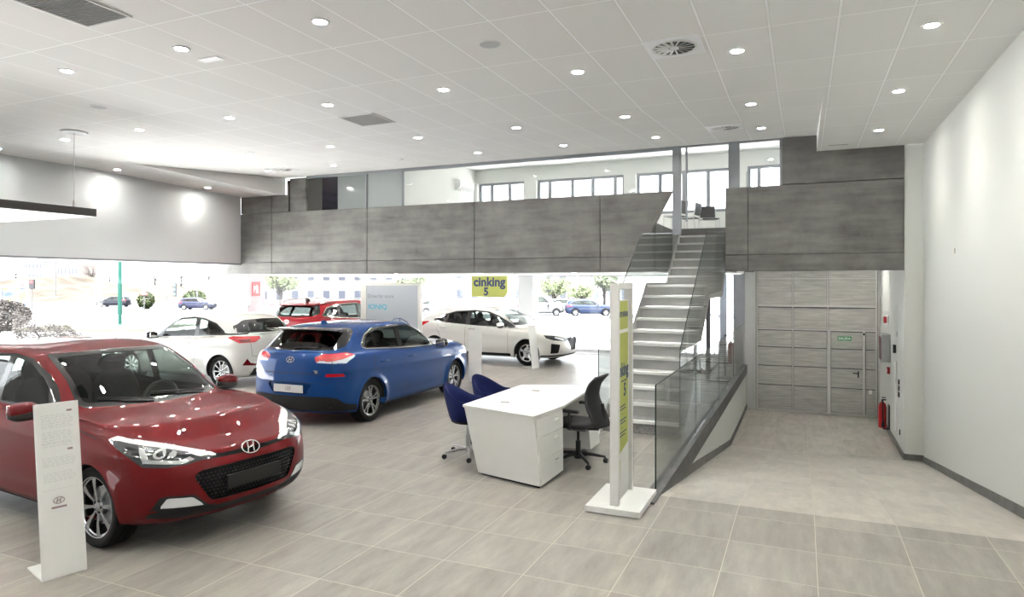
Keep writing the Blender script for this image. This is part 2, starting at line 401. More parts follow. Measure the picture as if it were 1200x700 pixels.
# ---- glazed screen on the parapet
gs = MB(); zt = 4.90
def post(x0, x1, z0, z1, y0=YM+.02, y1=YM+.12): gs.box(x0, x1, y0, y1, z0, z1)
gs.box(-11.95, -2.30, YM+.03, YM+.12, zt-.055, zt+.02)
gs.box(-2.30, -.36, YM+.03, YM+.12, zt-.02, zt+.05)
post(-2.45, -2.28, 3.1, zt+.03); post(-1.35, -1.14, ZP-.1, zt+.06); post(-.40, -.34, ZP, zt+.05)
post(-9.03, -8.99, ZP, zt); post(-10.08, -10.04, ZP, zt)
gs.box(-2.19, -2.15, YM+.05, YM+.09, 3.36, zt)
gs.box(-1.03, -1.015, YM+.3, YM+.32, 3.9, 4.35)
struct(gs.build('window_1', FRAME, bevel=.003, seg=1), 'dark grey frame of the glass screen on the parapet', 'window')
p = MB()
for a, b in ((-8.99, -2.45), (-1.14, -.40)): p.box(a, b, YM+.07, YM+.078, ZP, zt-.05)
struct(p.build('window_2', CLEAR2), 'glass of the screen on the parapet', 'window')
# grey glazed panels at the left end of the screen
for i, (a, b, m_) in enumerate(((-11.93, -11.46, mat('brown_grey_glass', (.055, .055, .05), .12)), (-11.45, -10.965, mat('black_glass', (.006, .006, .012), .05)), (-10.96, -10.085, mat('grey_film_glass', (.20, .22, .22), .1)), (-10.04, -9.03, mat('pale_grey_film_glass', (.27, .29, .29), .1)))):
    struct(MB().box(a, b, YM+.06, YM+.075, ZP, zt-.05).build('window_%d' % (30+i), m_), ['brown grey', 'black', 'grey', 'pale grey'][i]+' glazed panel at the left end of the parapet screen', 'window')
# ---- upper room behind
ur = MB().box(-9.72, -9.6, YM+1.0, YB+.25, 3.37, 5.7)
struct(ur.build('wall_upper_left', WALLM), 'white side wall of the upper room', 'wall')
t = thing('air_conditioner', 'white split air conditioner high on the wall of the upper room', 'air conditioner', (-9.6, 18.2, 5.05))
MB().prism([(0, -.15), (.12, -.13), (.2, -.02), (.2, .12), (.16, .15), (0, .15)], 'y', -.45, .45).build('case', WHITE, t, bevel=.01)
MB().prism([(.125, -.128), (.135, -.134), (.206, -.024), (.198, -.018)], 'y', -.40, .40).build('louvre', BLACKP, t)
fw = MB()
fw.box(-9.6, XR, YB, YB+.25, 3.37, 4.08).box(-9.6, XR, YB, YB+.25, 5.28, 5.7)
for a, b in ((-7.89, -7.49), (-4.76, -4.40), (-1.65, -1.36), (-.46, XR), (-9.6, -9.5)):
    fw.box(a, b, YB-.12, YB+.25, 4.08, 5.28)
struct(fw.build('wall_upper_back', WALLM), 'white back wall of the upper floor', 'wall')
n = 3
for a, b, ms_ in ((-9.5, -7.89, (-9.06, -8.44)), (-7.49, -4.76, (-7.1, -6.37, -5.73, -5.05)), (-4.40, -1.65, (-3.73, -3.07, -2.40)), (-1.36, -.46, (-1.07,))):
    fr = MB()
    fr.box(a, b, YB+.03, YB+.10, 5.20, 5.28).box(a, b, YB+.03, YB+.10, 4.08, 4.16)
    for x in (a+.03,)+ms_+(b-.03,): fr.box(x-.05, x+.05, YB+.03, YB+.1, 4.16, 5.20)
    o = fr.build('window_%d' % n, FRAME, bevel=.004, seg=1)
    struct(o, 'grey framed ribbon window of the upper floor, number %d from the left' % (n-2), 'window')
    MB().box(a, b, YB+.06, YB+.066, 4.1, 5.24).build('pane', CLEAR2, o)
    n += 1
struct(MB().box(-14.5, -9.6, YB, YB+.25, 3.37, 5.7).build('wall_upper_back_left', WALLM), 'white back wall of the upper floor behind the partition', 'wall')

# ---- ground floor facade at the back
fr = MB()
for x in (-13.4,): fr.box(x-.03, x+.03, YB+.02, YB+.10, .1, ZU)
fr.box(XL, -1.65, YB+.02, YB+.12, 0, .12).box(XL, -1.65, YB+.02, YB+.12, ZU-.03, ZU+.02)
o = struct(fr.build('window_20', FRAMEW, bevel=.004, seg=1), 'pale framed shop window at the back of the showroom', 'window')
MB().box(XL, -1.65, YB+.06, YB+.068, .12, ZU-.03).build('pane', CLEAR2, o)
# left strip window glass
fr = MB().box(XL-.2, XL-.12, YM-.0, YB, 2.3, 2.4)
o = struct(MB().box(XL-.20, XL-.12, 1.5, YM+.2, .10, .16).build('window_21', FRAMEW), 'bottom rail of the long left window', 'window')
MB().box(XL-.165, XL-.158, 1.5, YM+.2, .16, 2.6).box(-16.1, -16.093, YM+.2, YB, .16, ZU).build('pane', CLEAR2, o)
# columns
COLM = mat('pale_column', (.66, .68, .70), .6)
COLD = mat('mauve_panel', (.45, .40, .42), .5)  # side of the pier turned from the light, shade put into the colour
cl = MB().box(-15.85, -15.1, 15.0, 15.7, -.2, ZU)
struct(cl.build('wall_corner_pier', COLM), 'white face of the pier at the far left corner', 'wall')
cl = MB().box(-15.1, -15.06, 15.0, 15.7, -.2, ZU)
struct(cl.build('trim_6', COLD), 'shaded side of the corner pier, its shade painted mauve grey', 'trim')
for i, (a, b) in enumerate(((-11.05, -10.55), (-7.92, -7.44))):
    struct(MB().box(a, b, YB-.5, YB-.05, 0, ZU).build('trim_%d' % (7+i), COLM, bevel=.01), ['white column at the back window left of the yellow sign', 'white column at the back window right of the yellow sign'][i], 'column')
# wall pieces right of the stair: grey-blue column, jamb of the garage
BLUEG = mat('blue_grey_frame', (.33, .37, .42), .4)
struct(MB().box(-2.06, -1.88, 19.0, 19.2, 0, ZU).build('trim_9', BLUEG), 'blue grey window post right of the stair', 'trim')
struct(MB().box(-1.64, -1.345, 18.2, 18.5, 0, ZU).build('trim_10', mat('grey_screen', (.36, .37, .40), .5)), 'grey wall return right of the stair', 'trim')
struct(MB().box(-1.34, -1.12, 18.0, 18.35, -1.2, ZU+.05).build('wall_garage_left', mat('jamb_grey', (.50, .51, .50), .6)), 'pale pier left of the garage door', 'wall')
struct(MB().box(-1.45, XC+.3, 18.35, 18.6, 2.2, 3.4).build('wall_garage_top', CONC), 'wall above the garage door', 'wall')
# ------------------------------------------------------------------ garage door
GDM = bpy.data.materials.new('galvanised_panel'); GDM.use_nodes = True
nt = GDM.node_tree; b = nt.nodes['Principled BSDF']
tc = N(nt, 'ShaderNodeTexCoord'); sp = N(nt, 'ShaderNodeSeparateXYZ'); nt.links.new(tc.outputs['Object'], sp.inputs[0])
mp = N(nt, 'ShaderNodeMapping'); mp.inputs['Scale'].default_value = (.8, 1, 9); nt.links.new(tc.outputs['Object'], mp.inputs['Vector'])
nz = N(nt, 'ShaderNodeTexNoise'); nz.inputs['Scale'].default_value = 2.5; nz.inputs['Detail'].default_value = 6; nt.links.new(mp.outputs[0], nz.inputs['Vector'])
r = N(nt, 'ShaderNodeValToRGB'); nt.links.new(nz.outputs['Fac'], r.inputs['Fac']); e = r.color_ramp.elements
e[0].position = .3; e[0].color = (.36, .35, .33, 1); e[1].position = .7; e[1].color = (.52, .51, .485, 1); nt.links.new(r.outputs[0], b.inputs['Base Color'])
b.inputs['Roughness'].default_value = .5; b.inputs['Metallic'].default_value = .1
sw = math_n(nt, 'SINE', math_n(nt, 'MULTIPLY', sp.outputs['Z'], 2*PI/.05))
bp = N(nt, 'ShaderNodeBump'); bp.inputs['Strength'].default_value = .5; bp.inputs['Distance'].default_value = .004; nt.links.new(sw, bp.inputs['Height']); nt.links.new(bp.outputs[0], b.inputs['Normal'])
GRAIL = mat('galvanised_rail', (.56, .56, .54), .4, .2)
GDARK = mat('rail_gap', (.10, .10, .098), .6)
YG = 18.02
gd = thing('garage_door', 'tall galvanised sectional garage door at the foot of the ramp', 'garage door', (0, YG, RZ))
def GB(): return MB()
xs = [-1.05, -.214, .573, 1.62]; zs = [0.03, .65, 1.13, 1.60, 2.05, 2.63, 3.31, 3.75]
pn = GB()
for i in range(3):
    for j in range(7):
        a, b_ = xs[i]+.02, xs[i+1]-.02
        if i == 2 and j < 4:
            pn.box(1.40, b_, 0, .04, zs[j]+.01, zs[j+1]-.012); continue
        pn.box(a, b_, 0, .04, zs[j]+.01, zs[j+1]-.012)
pn.build('door_panel', GDM, gd, bevel=.006, seg=1)
fr = GB()
for x in xs[1:3]: fr.box(x-.012, x+.012, -.012, .05, .0, 3.75)
fr.box(-1.07, -1.03, -.02, .05, 0, 3.75).box(1.60, 1.64, -.02, .05, 0, 3.75)
fr.box(-1.05, 1.62, -.05, .05, 2.61, 2.66).box(-1.05, 1.62, -.03, .05, 2.035, 2.065).box(-1.05, 1.62, -.02, .05, 3.30, 3.32).box(-1.05, 1.62, -.03, .05, 0, .035)
fr.box(.573, .64, -.025, .05, 0, 2.05).box(1.33, 1.385, -.025, .05, 0, 2.05)
fr.build('door_frame', GRAIL, gd, bevel=.004, seg=1)
GB().box(-1.06, 1.63, .05, .07, 0, 3.78).box(-1.03, 1.60, -.002, .045, 2.585, 2.609).box(-1.03, 1.60, -.002, .045, 2.012, 2.034).box(-1.075, -1.066, -.06, .08, 0, 3.6).box(1.64, 1.648, -.06, .08, 0, 3.6).build('backing', GDARK, gd)
gr = GB().box(-1.115, -1.075, -.05, .08, 0, 3.6).box(1.645, 1.69, -.05, .08, 0, 3.6)
gr.build('guide_rail', GRAIL, gd, bevel=.004, seg=1)
w = GB()
for j in range(4):
    w.box(.65, 1.325, -.01, .04, zs[j]+.012, min(zs[j+1], 2.02)-.012)
wd = w.build('wicket_door', GDM, gd, bevel=.006, seg=1)
GB().box(1.22, 1.25, -.05, -.01, .93, 1.08).tube([(1.235, -.06, 1.03), (1.12, -.065, 1.035)], .012).build('lever_handle', BLACKP, wd, bevel=.004)
GB().box(1.335, 1.375, -.04, -.02, 1.95, 2.0).build('hinge', BLACKP, wd)
GB().box(-1.0, -.9, -.05, 0, .18, .21).tube([(-.99, -.05, .195), (-.93, -.08, .195)], .012).box(1.45, 1.56, -.04, 0, .14, .17).build('bolt', STEEL, gd)
GB().box(1.46, 1.53, -.012, 0, .55, .64).build('label', WHITE, gd)
GRN = mat('sign_green', (.02, .22, .08), .5, emit=(.02, .3, .1), es=.15)
sg = thing('exit_sign', 'small green exit sign reading SALIDA on the wicket door', 'sign', (.94, YG-.02, RZ+1.86))
GB().box(-.15, .15, -.012, 0, -.05, .05).build('sign_plate', GRN, sg)
text('lettering', 'SALIDA', .082, WHITE, sg, frame_mat((0, -.0135, 0), (1, 0, 0), (0, 0, 1)), bold=.002)

# ------------------------------------------------------------------ wall fittings, far right wall (x = XC) and right wall
REDP = mat('red_enamel', (.50, .015, .02), .3, coat=.5)
REDD = mat('dark_red_panel', (.10, .012, .015), .3)
def wb(name, y, z, sy, sz, d, m, label, cat, x=XC, bevel=.004):
    o = MB().box(-d, 0, -sy/2, sy/2, -sz/2, sz/2).build(name, m, None, bevel=bevel, loc=(x, y, z)); return tag(o, label, cat)
t = thing('fire_alarm', 'red and white fire alarm sounder high on the wall beside the garage door', 'alarm', (XC, 16.4, 1.31))
MB().box(-.03, 0, -.15, .10, -.10, .10).build('back_plate', WHITE, t, bevel=.005); MB().box(-.09, -.031, -.06, .08, -.07, .07).build('sounder', REDP, t, bevel=.015)
t = thing('hose_cabinet', 'grey fire hose cabinet with dark red front on the wall by the garage door', 'cabinet', (XC, 16.3, .72))
MB().box(-.16, 0, -.28, .32, -.29, .29).build('case', GREYL, t, bevel=.01); MB().box(-.17, -.161, -.22, .26, -.24, .24).build('door', REDD, t, bevel=.003)
t = thing('call_point', 'small red fire call point below the hose cabinet', 'call point', (XC, 16.15, .25))
MB().box(-.05, 0, -.07, .07, -.07, .07).build('case', REDP, t, bevel=.01); MB().box(-.054, -.0505, -.03, .03, -.03, .03).build('button', WHITE, t)
wb('wall_plate', 14.75, 1.62, .12, .08, .01, mat('grey_plate', (.55, .55, .55), .4), 'uppermost small grey plate on the white wall left of the corner', 'plate')
wb('light_switch', 14.95, 1.11, .1, .1, .012, mat('grey_plate'), 'small grey light switch on the white wall, above the black box', 'switch')
wb('control_box', 15.15, .80, .13, .16, .05, BLACKP, 'small black box on the white wall left of the corner', 'box')
t = thing('cable_trunking', 'vertical white cable trunking strip on the wall left of the corner', 'trunking', (XC, 14.98, -.05)); MB().box(-.03, 0, -.06, .06, -.75, .62).build('trunk', WHITE, t, bevel=.004)
MB().box(-.035, -.031, -.04, .04, .2, .3).build('switch_plate', mat('grey_plate'), t)
t = thing('socket_strip', 'black and grey double socket strip on the white wall near the corner', 'socket', (XC, 14.62, .10))
for i in range(3): MB().box(-.02, 0, -.06, .06, -.17+i*.12, -.08+i*.12).build('socket', BLACKP, t, bevel=.003)
wb('floor_socket', 14.5, -.72, .07, .1, .015, BLACKP, 'small dark socket low on the white wall near the corner', 'socket')
wb('wall_button', 11.26, 2.56, .07, .07, .012, mat('beige_plate', (.62, .58, .52), .5), 'tiny beige plate high on the tall right wall', 'plate', x=XR)
def extinguisher(x, y, z, label, h=.5, hosedir=-1):
    t = thing('fire_extinguisher', label, 'fire extinguisher', (x, y, z))
    MB().lathe([(.0, 0), (.075, 0), (.08, .02), (.08, h*.72), (.065, h*.82), (.03, h*.88), (.0, h*.88)], n=20).build('cylinder', REDP, t, smooth=50)
    MB().lathe([(.022, h*.88), (.022, h*.94), (.012, h*.94)], n=12).box(-.015, .07, -.012, .012, h*.94, h*.98).box(-.015, .06, -.01, .01, h*1.02, h*1.05).build('valve', BLACKP, t)
    MB().tube([(0, hosedir*.02, h*.92), (0, hosedir*.1, h*.9), (0, hosedir*.125, h*.6), (0, hosedir*.11, h*.3)], .012).lathe([(.012, h*.3), (.035, h*.06)], c=(0, hosedir*.11, 0), n=12).build('hose', BLACKP, t, smooth=40)
    return t
extinguisher(XC-.13, 16.2, RZ+.12, 'red fire extinguisher hung low on the wall by the garage door', .62)
br = MB().box(-.13, 0, -.10, .10, -.01, .01).box(-.02, 0, -.12, .12, 0, .5).build('wall_bracket', mat('bracket_black', (.03, .02, .02), .5), None, loc=(XC, 16.2, RZ+.11)); tag(br, 'dark bracket holding the red extinguisher by the garage door', 'bracket')
extinguisher(-1.66, 17.8, .08, 'red fire extinguisher on a low base at the window right of the stair', .6)
st = MB().lathe([(0, 0), (.17, 0), (.17, .02), (.1, .03), (.1, .08), (0, .08)], n=20).build('extinguisher_base', STEEL, None, loc=(-1.66, 17.8, 0)); tag(st, 'round metal base under the extinguisher by the window', 'base')

# ------------------------------------------------------------------ staircase
STEPM = mat('stair_grey', (.40, .40, .39), .5, noise=(5, .06, 4))
NOSE = mat('stair_nosing', (.78, .78, .76), .45)
STEPD = mat('stair_base_grey', (.20, .20, .20), .6, noise=(60, .4, 2))
STRM = mat('stair_stringer', (.50, .50, .49), .38, .4)
sx0, sx1 = -2.60, -1.53; rs, rn = .188, .30
sy = lambda k: 9.21+(k-1)*rn if k <= 11 else 14.22+(k-12)*rn
st = thing('staircase', 'grey staircase with white nosings and glass sides up to the upper floor', 'staircase', (0, 9.2, 0))
for k in range(1, 18):
    y0 = sy(k)-9.2; y1 = (sy(k+1) if k != 11 else 14.22)-9.2
    if k == 17: y1 = 15.88-9.2
    z = k*rs
    s_ = MB().box(sx0, sx1, y0+.012, y1+.012, z-.045, z-.001).box(sx0, sx1, y0+.012, y0+.03, z-rs+.0005, z-.045)
    o = s_.build('step', STEPD if k == 1 else STEPM, st)
    MB().box(sx0+.002, sx1-.002, y0-.012, y0+.055, z-.040, z+.003).build('nosing', NOSE, o, bevel=.003, seg=1)
MB().box(sx0, sx1, 15.885-9.2, 15.899-9.2, 17*rs, 3.37).build('riser', mat('landing_edge', (.12, .12, .115), .6), st)
def stringer(x):
    P = [(sy(1)-.06, 0), (sy(1)-.06, .10), (sy(11)-.05, 11*rs+.04), (14.10, 11*rs+.04), (sy(17), 17*rs+.05), (15.88, 17*rs+.05), (15.88, 17*rs-.30), (14.35, 11*rs-.25), (sy(11)+.1, 11*rs-.25), (sy(1)+.35, 0)]
    return MB().prism([(a-9.2, b) for a, b in P], 'x', x, x+.012)
for x, xg in ((sx0-.016, sx0-.034), (sx1+.004, sx1+.022)):
    stringer(x).build('stringer', STRM, st)
    G = [(9.10, .02), (9.10, 1.20), (11.85, 2.98), (14.95, 3.20), (14.95, 2.35), (14.1, 1.95), (12.2, 1.9), (9.32, .02)]
    g = MB().prism([(a-9.2, b) for a, b in G], 'x', xg, xg+.012).build('glass_side', CLEAR, st)
    e = MB()
    for (a, b), (c_, d) in zip(G[:3], G[1:4]):
        e.tube([(xg+.006, a-9.2, b), (xg+.006, c_-9.2, d)], .0065, 4)
    e.build('glass_edge', mat('glass_edge_dark', (.03, .05, .045), .15), g)
# ramp railing
rl = thing('glass_railing', 'frameless glass railing along the edge of the ramp', 'railing', (GX-.05, RY0, 0))
ys = [6.72, 9.5, 12.3, 15.1, 17.95]
for a, b in zip(ys[:-1], ys[1:]):
    g = MB().box(-.006, .006, a-RY0+.006, b-RY0-.006, .022, 1.07).build('glass_panel', CLEAR, rl)
    MB().box(-.0065, .0065, a-RY0+.008, b-RY0-.008, 1.068, 1.076).box(-.0065, .0065, a-RY0+.001, a-RY0+.009, .022, 1.074).build('glass_edge', mat('glass_edge_dark') if a < 7 else mat('glass_edge_pale', (.25, .30, .29), .15), g)
# vestibule behind the stair
vs = thing('glass_partition', 'grey framed glass partition of the entrance behind the stair', 'partition', (-2.0, 16.03, 0))
MB().box(-.05, .05, -.05, .05, 0, ZU).box(-.04, .04, .05, 3.0, 0, .08).box(-1.1, -.05, -.04, .04, 0, .08).build('frame', GREYM, vs, bevel=.004)
MB().box(-.006, .006, .05, 2.95, .08, ZU).box(-1.1, -.05, -.006, .006, .08, ZU).build('glass', CLEAR2, vs)
MB().tube([(-.12, -.04, .95), (-.16, -.09, .9), (-.2, -.1, .5), (-.16, -.09, .12), (-.12, -.04, .1)], .02).build('door_handle', STEEL, vs, smooth=50)
MB().tube([(.04, .3, .95), (.09, .34, .9), (.1, .36, .5), (.09, .34, .12), (.04, .3, .1)], .018).build('door_handle', STEEL, vs, smooth=50)
# stanchion
sn = thing('stanchion', 'slim black stanchion with round base behind the glass railing', 'stanchion', (-1.56, 15.46, 0))
MB().lathe([(0, 0), (.20, 0), (.20, .012), (.05, .03), (.025, .04), (0, .04)], n=28).build('base', GREYM, sn, smooth=40)
MB().lathe([(.025, .04), (.025, .9), (.032, .9), (.032, .96), (0, .97)], n=16).build('pole', GREYM, sn, smooth=40)

# ------------------------------------------------------------------ desk
dk = thing('desk', 'white reception desk with tapered end panel and drawers', 'desk', (-3, 7, 0))
T = [(-3.48, 6.62), (-2.50, 6.30), (-2.42, 7.02), (-2.52, 8.62), (-3.44, 8.23)]
L = lambda P: [(x+3, y-7) for x, y in P]
MB().prism(L(T), 'z', .715, .743).build('desktop', DESKW, dk, bevel=.003)
def frust(bot, top, z0, z1):
    n = len(bot); mb = MB(); vs = [(x+3, y-7, z0) for x, y in bot]+[(x+3, y-7, z1) for x, y in top]
    return mb.add(vs, [tuple(range(n))[::-1], tuple(range(n, 2*n))]+[(i, (i+1) % n, n+(i+1) % n, n+i) for i in range(n)])
frust([(-3.26, 6.56), (-2.44, 6.34), (-2.43, 7.0), (-3.25, 7.1)], [(-3.47, 6.635), (-2.502, 6.315), (-2.44, 7.0), (-3.46, 7.1)], .025, .714).build('pedestal', DESKW, dk, bevel=.004)
frust([(-3.23, 6.59), (-2.47, 6.37), (-2.46, 6.98), (-3.2, 7.05)], [(-3.23, 6.59), (-2.47, 6.37), (-2.46, 6.98), (-3.2, 7.05)], 0.002, .024).build('plinth', BLACKM, dk)
frust([(-3.0, 8.02), (-2.44, 8.10), (-2.44, 8.5), (-3.0, 8.3)], [(-3.1, 8.0), (-2.50, 8.08), (-2.52, 8.55), (-3.1, 8.3)], 0.002, .714).build('pedestal', DESKW, dk, bevel=.004)
frust([(-3.3, 7.1), (-3.27, 7.1), (-3.07, 8.05), (-3.1, 8.05)], [(-3.3, 7.1), (-3.27, 7.1), (-3.07, 8.05), (-3.1, 8.05)], .25, .714).build('modesty_panel', DESKW, dk)
for i, (z0, z1) in enumerate(((.035, .27), (.276, .51), (.516, .705))):
    a0 = -2.44-.062*(z0-.025)/.69+3; a1 = -2.44-.062*(z1-.025)/.69+3; b0 = .57; 
    dr = MB().add([(a0+.001, -.635, z0), (b0+.001, -.02, z0), (b0+.001-.01*i*.3, -.02, z1), (a1+.001, -.655, z1), (a0+.013, -.637, z0), (b0+.012, -.02, z0), (b0+.012-.01*i*.3, -.02, z1), (a1+.013, -.657, z1)],
                  [(0, 3, 2, 1), (4, 5, 6, 7), (0, 1, 5, 4), (1, 2, 6, 5), (2, 3, 7, 6), (3, 0, 4, 7)]).build('drawer', DESKW, dk, bevel=.002, seg=1)
    MB().box(.575, .60, -.29, -.19, z1-.08, z1-.055).build('knob', DESKW, dr, bevel=.003)
for x, y in ((-3.10, 6.93), (-3.08, 7.84)):
    g = MB().obox((x+3, y-7, .7445), (.10, .05, .003), .2).build('cable_grommet', mat('grommet_grey', (.16, .15, .14), .5), dk)

# ------------------------------------------------------------------ chairs
NAVY = mat('navy_velvet', (.006, .011, .065), .85, spec=.2, bump=(200, .15))
def tub_chair(loc, rz, label):
    """upholstered tub chair on a five-star castor base; the back is towards -y"""
    t = thing('tub_chair', label, 'chair', loc, rz, 'blue tub chairs at the desk')
    # shell: ring of sections around the back, thick
    vs = []; fs = []; nA, nZ = 28, 7
    for s_ in range(2):     # outer, inner
        for i in range(nA+1):
            a = R(-205)+R(230)*i/nA     # opening towards +y
            c_ = math.cos(a); s2 = math.sin(a)
            back = max(0, -s2)
            top = .66+.19*back**1.3
            for j in range(nZ+1):
                q = j/nZ; z = .40+(top-.40)*q
                rr = .235+.075*math.sin(q*PI/2)-(.05*s_ if j < nZ else .02*s_)
                vs.append((c_*rr*1.02, s2*rr+(-.03*q*back), z if j < nZ else top-.006*s_))
    o2 = (nA+1)*(nZ+1)
    for i in range(nA):
        for j in range(nZ):
            a = i*(nZ+1)+j; b_ = a+nZ+1
            fs += [(a, b_, b_+1, a+1), (o2+a, o2+a+1, o2+b_+1, o2+b_)]
        a = i*(nZ+1)+nZ; b_ = a+nZ+1; fs.append((a, b_, o2+b_, o2+a))
        a = i*(nZ+1); b_ = a+nZ+1; fs.append((a, o2+a, o2+b_, b_))
    for i in (0, nA):
        for j in range(nZ):
            a = i*(nZ+1)+j; fs.append((a, a+1, o2+a+1, o2+a))
    vs = [(a*.9, b_*.9, c_+.045) for a, b_, c_ in vs]
    MB().add(vs, fs).build('shell', NAVY, t, smooth=70, sub=1)
    MB().ell((0, .02, .48), (.205, .22, .065), 24, 10, pw=.75).build('seat', NAVY, t, smooth=60)
    MB().lathe([(0, .42), (.18, .42), (.205, .435), (.205, .46), (0, .46)], n=24).build('underside', BLACKM, t, smooth=30)
    MB().lathe([(.03, .10), (.03, .28), (.02, .28), (.02, .42), (.09, .421), (.09, .425)], n=14).build('gas_lift', STEEL, t, smooth=40)
    MB().lathe([(.0, .06), (.04, .06), (.045, .10), (.03, .13), (0, .13)], n=14).build('hub', STEEL, t, smooth=40)
    for k in range(5):
        a = 2*PI*k/5+.3; c_, s2 = math.cos(a), math.sin(a)
        MB().tube([(c_*.03, s2*.03, .10), (c_*.18, s2*.18, .095), (c_*.29, s2*.29, .08), (c_*.30, s2*.30, .055)], [.018, .014, .011, .008], 8).build('leg', STEEL, t, smooth=50)
        MB().lathe([(.0, -.02), (.027, -.02), (.03, -.012), (.03, .012), (.027, .02), (0, .02)], c=(c_*.30, s2*.30, .031), axis='y' if k % 2 else 'x', n=16).build('castor', BLACKP, t, smooth=40)
    return t
tub_chair((-3.71, 7.20, 0), R(-78), 'navy blue tub chair on castors, the nearer one at the left of the desk')
tub_chair((-3.70, 7.93, 0), R(-95), 'navy blue tub chair, the farther one mostly hidden behind the desk')
MESHB = mat('black_mesh', (.008, .008, .01), .7, bump=(300, .4))
def task_chair(loc, rz, label):
    """mesh back faces +y is the way the sitter looks"""
    t = thing('task_chair', label, 'chair', loc, rz)
    vs = []; fs = []; n1, n2 = 12, 20
    prof = pchip([.46, .56, .68, .80, .92, 1.06], np.array([[-.36, .20], [-.32, .225], [-.255, .22], [-.225, .20], [-.25, .185], [-.36, .15]]), np.linspace(.46, 1.06, n2+1))
    for i in range(n2+1):
        z = .46+.60*i/n2; y, w_ = prof[i]
        for j in range(n1+1):
            u = -1+2*j/n1; vs.append((u*w_, y+.055*u*u, z-.03*u*u*(i == n2)))
    for i in range(n2):
        for j in range(n1): a = i*(n1+1)+j; fs.append((a, a+1, a+n1+2, a+n1+1))
    MB().add(vs, fs).build('backrest', MESHB, t, smooth=80, solid=.022)
    MB().ell((0, .02, .47), (.25, .25, .045), 24, 8, pw=.6).build('seat', MESHB, t, smooth=60)
    MB().tube([(0, -.30, .72), (0, -.33, .56), (0, -.24, .43), (0, -.05, .415)], [.02, .03, .03, .03], 8).build('back_support', BLACKP, t, smooth=50)
    MB().box(-.09, .09, -.13, .12, .385, .43).build('mechanism', mat('mechanism_grey', (.25, .25, .25), .4), t, bevel=.02)
    for s_ in (-1, 1):
        MB().tube([(s_*.2, 0, .43), (s_*.29, -.02, .45), (s_*.30, -.02, .64)], .016, 8).box(s_*.30-.035, s_*.30+.035, -.14, .11, .64, .67).build('armrest', BLACKP, t, bevel=.008)
    MB().lathe([(.03, .10), (.03, .26), (.016, .26), (.016, .39)], n=14).build('gas_lift', BLACKP, t, smooth=40)
    MB().lathe([(0, .06), (.05, .06), (.05, .12), (.03, .15), (0, .15)], n=14).build('hub', BLACKP, t, smooth=40)
    for k in range(5):
        a = 2*PI*k/5+.15; c_, s2 = math.cos(a), math.sin(a)
        MB().tube([(c_*.03, s2*.03, .115), (c_*.17, s2*.17, .10), (c_*.31, s2*.31, .075), (c_*.32, s2*.32, .055)], [.024, .02, .014, .01], 8).build('leg', BLACKP, t, smooth=50)
        MB().lathe([(.0, -.022), (.027, -.022), (.03, -.012), (.03, .012), (.027, .022), (0, .022)], c=(c_*.32, s2*.32, .031), axis='x' if k % 2 else 'y', n=16).build('castor', BLACKP, t, smooth=40)
    return t
task_chair((-2.40, 7.46, 0), R(84), 'black mesh task chair with castors at the right side of the desk')

# ------------------------------------------------------------------ totems
INKG = mat('print_grey', (.52, .53, .53), .6); INKD = mat('print_dark', (.28, .21, .22), .6)
def logo(parent, c, w, m, X, Y, name='emblem', dome=.004):
    """oval ring with a slanted H, in the plane spanned by X,Y about c"""
    M = frame_mat(c, X, Y); mb = MB(); a, b = w/2, w*.5*.64; r = w*.055
    pts = [(a*math.cos(2*PI*k/32), b*math.sin(2*PI*k/32), dome*.5) for k in range(32)]
    vs0 = len(mb.v); mb.tube(pts, r*.8, 6, closed=True)
    sl = .28
    def P(x, y): return (x+sl*y, y, dome*.5)
    h = b*.80
    for sx_ in (-1, 1):
        mb.tube([P(sx_*a*.36, -h), P(sx_*a*.30, 0), P(sx_*a*.36, h)], r*.95, 6)
    mb.tube([P(-a*.33, -b*.18), P(0, 0), P(a*.33, b*.18)], r*.9, 6)
    mb.v = [tuple(M @ Vector(v)) for v in mb.v]
    return mb.build(name, m, parent, smooth=60)
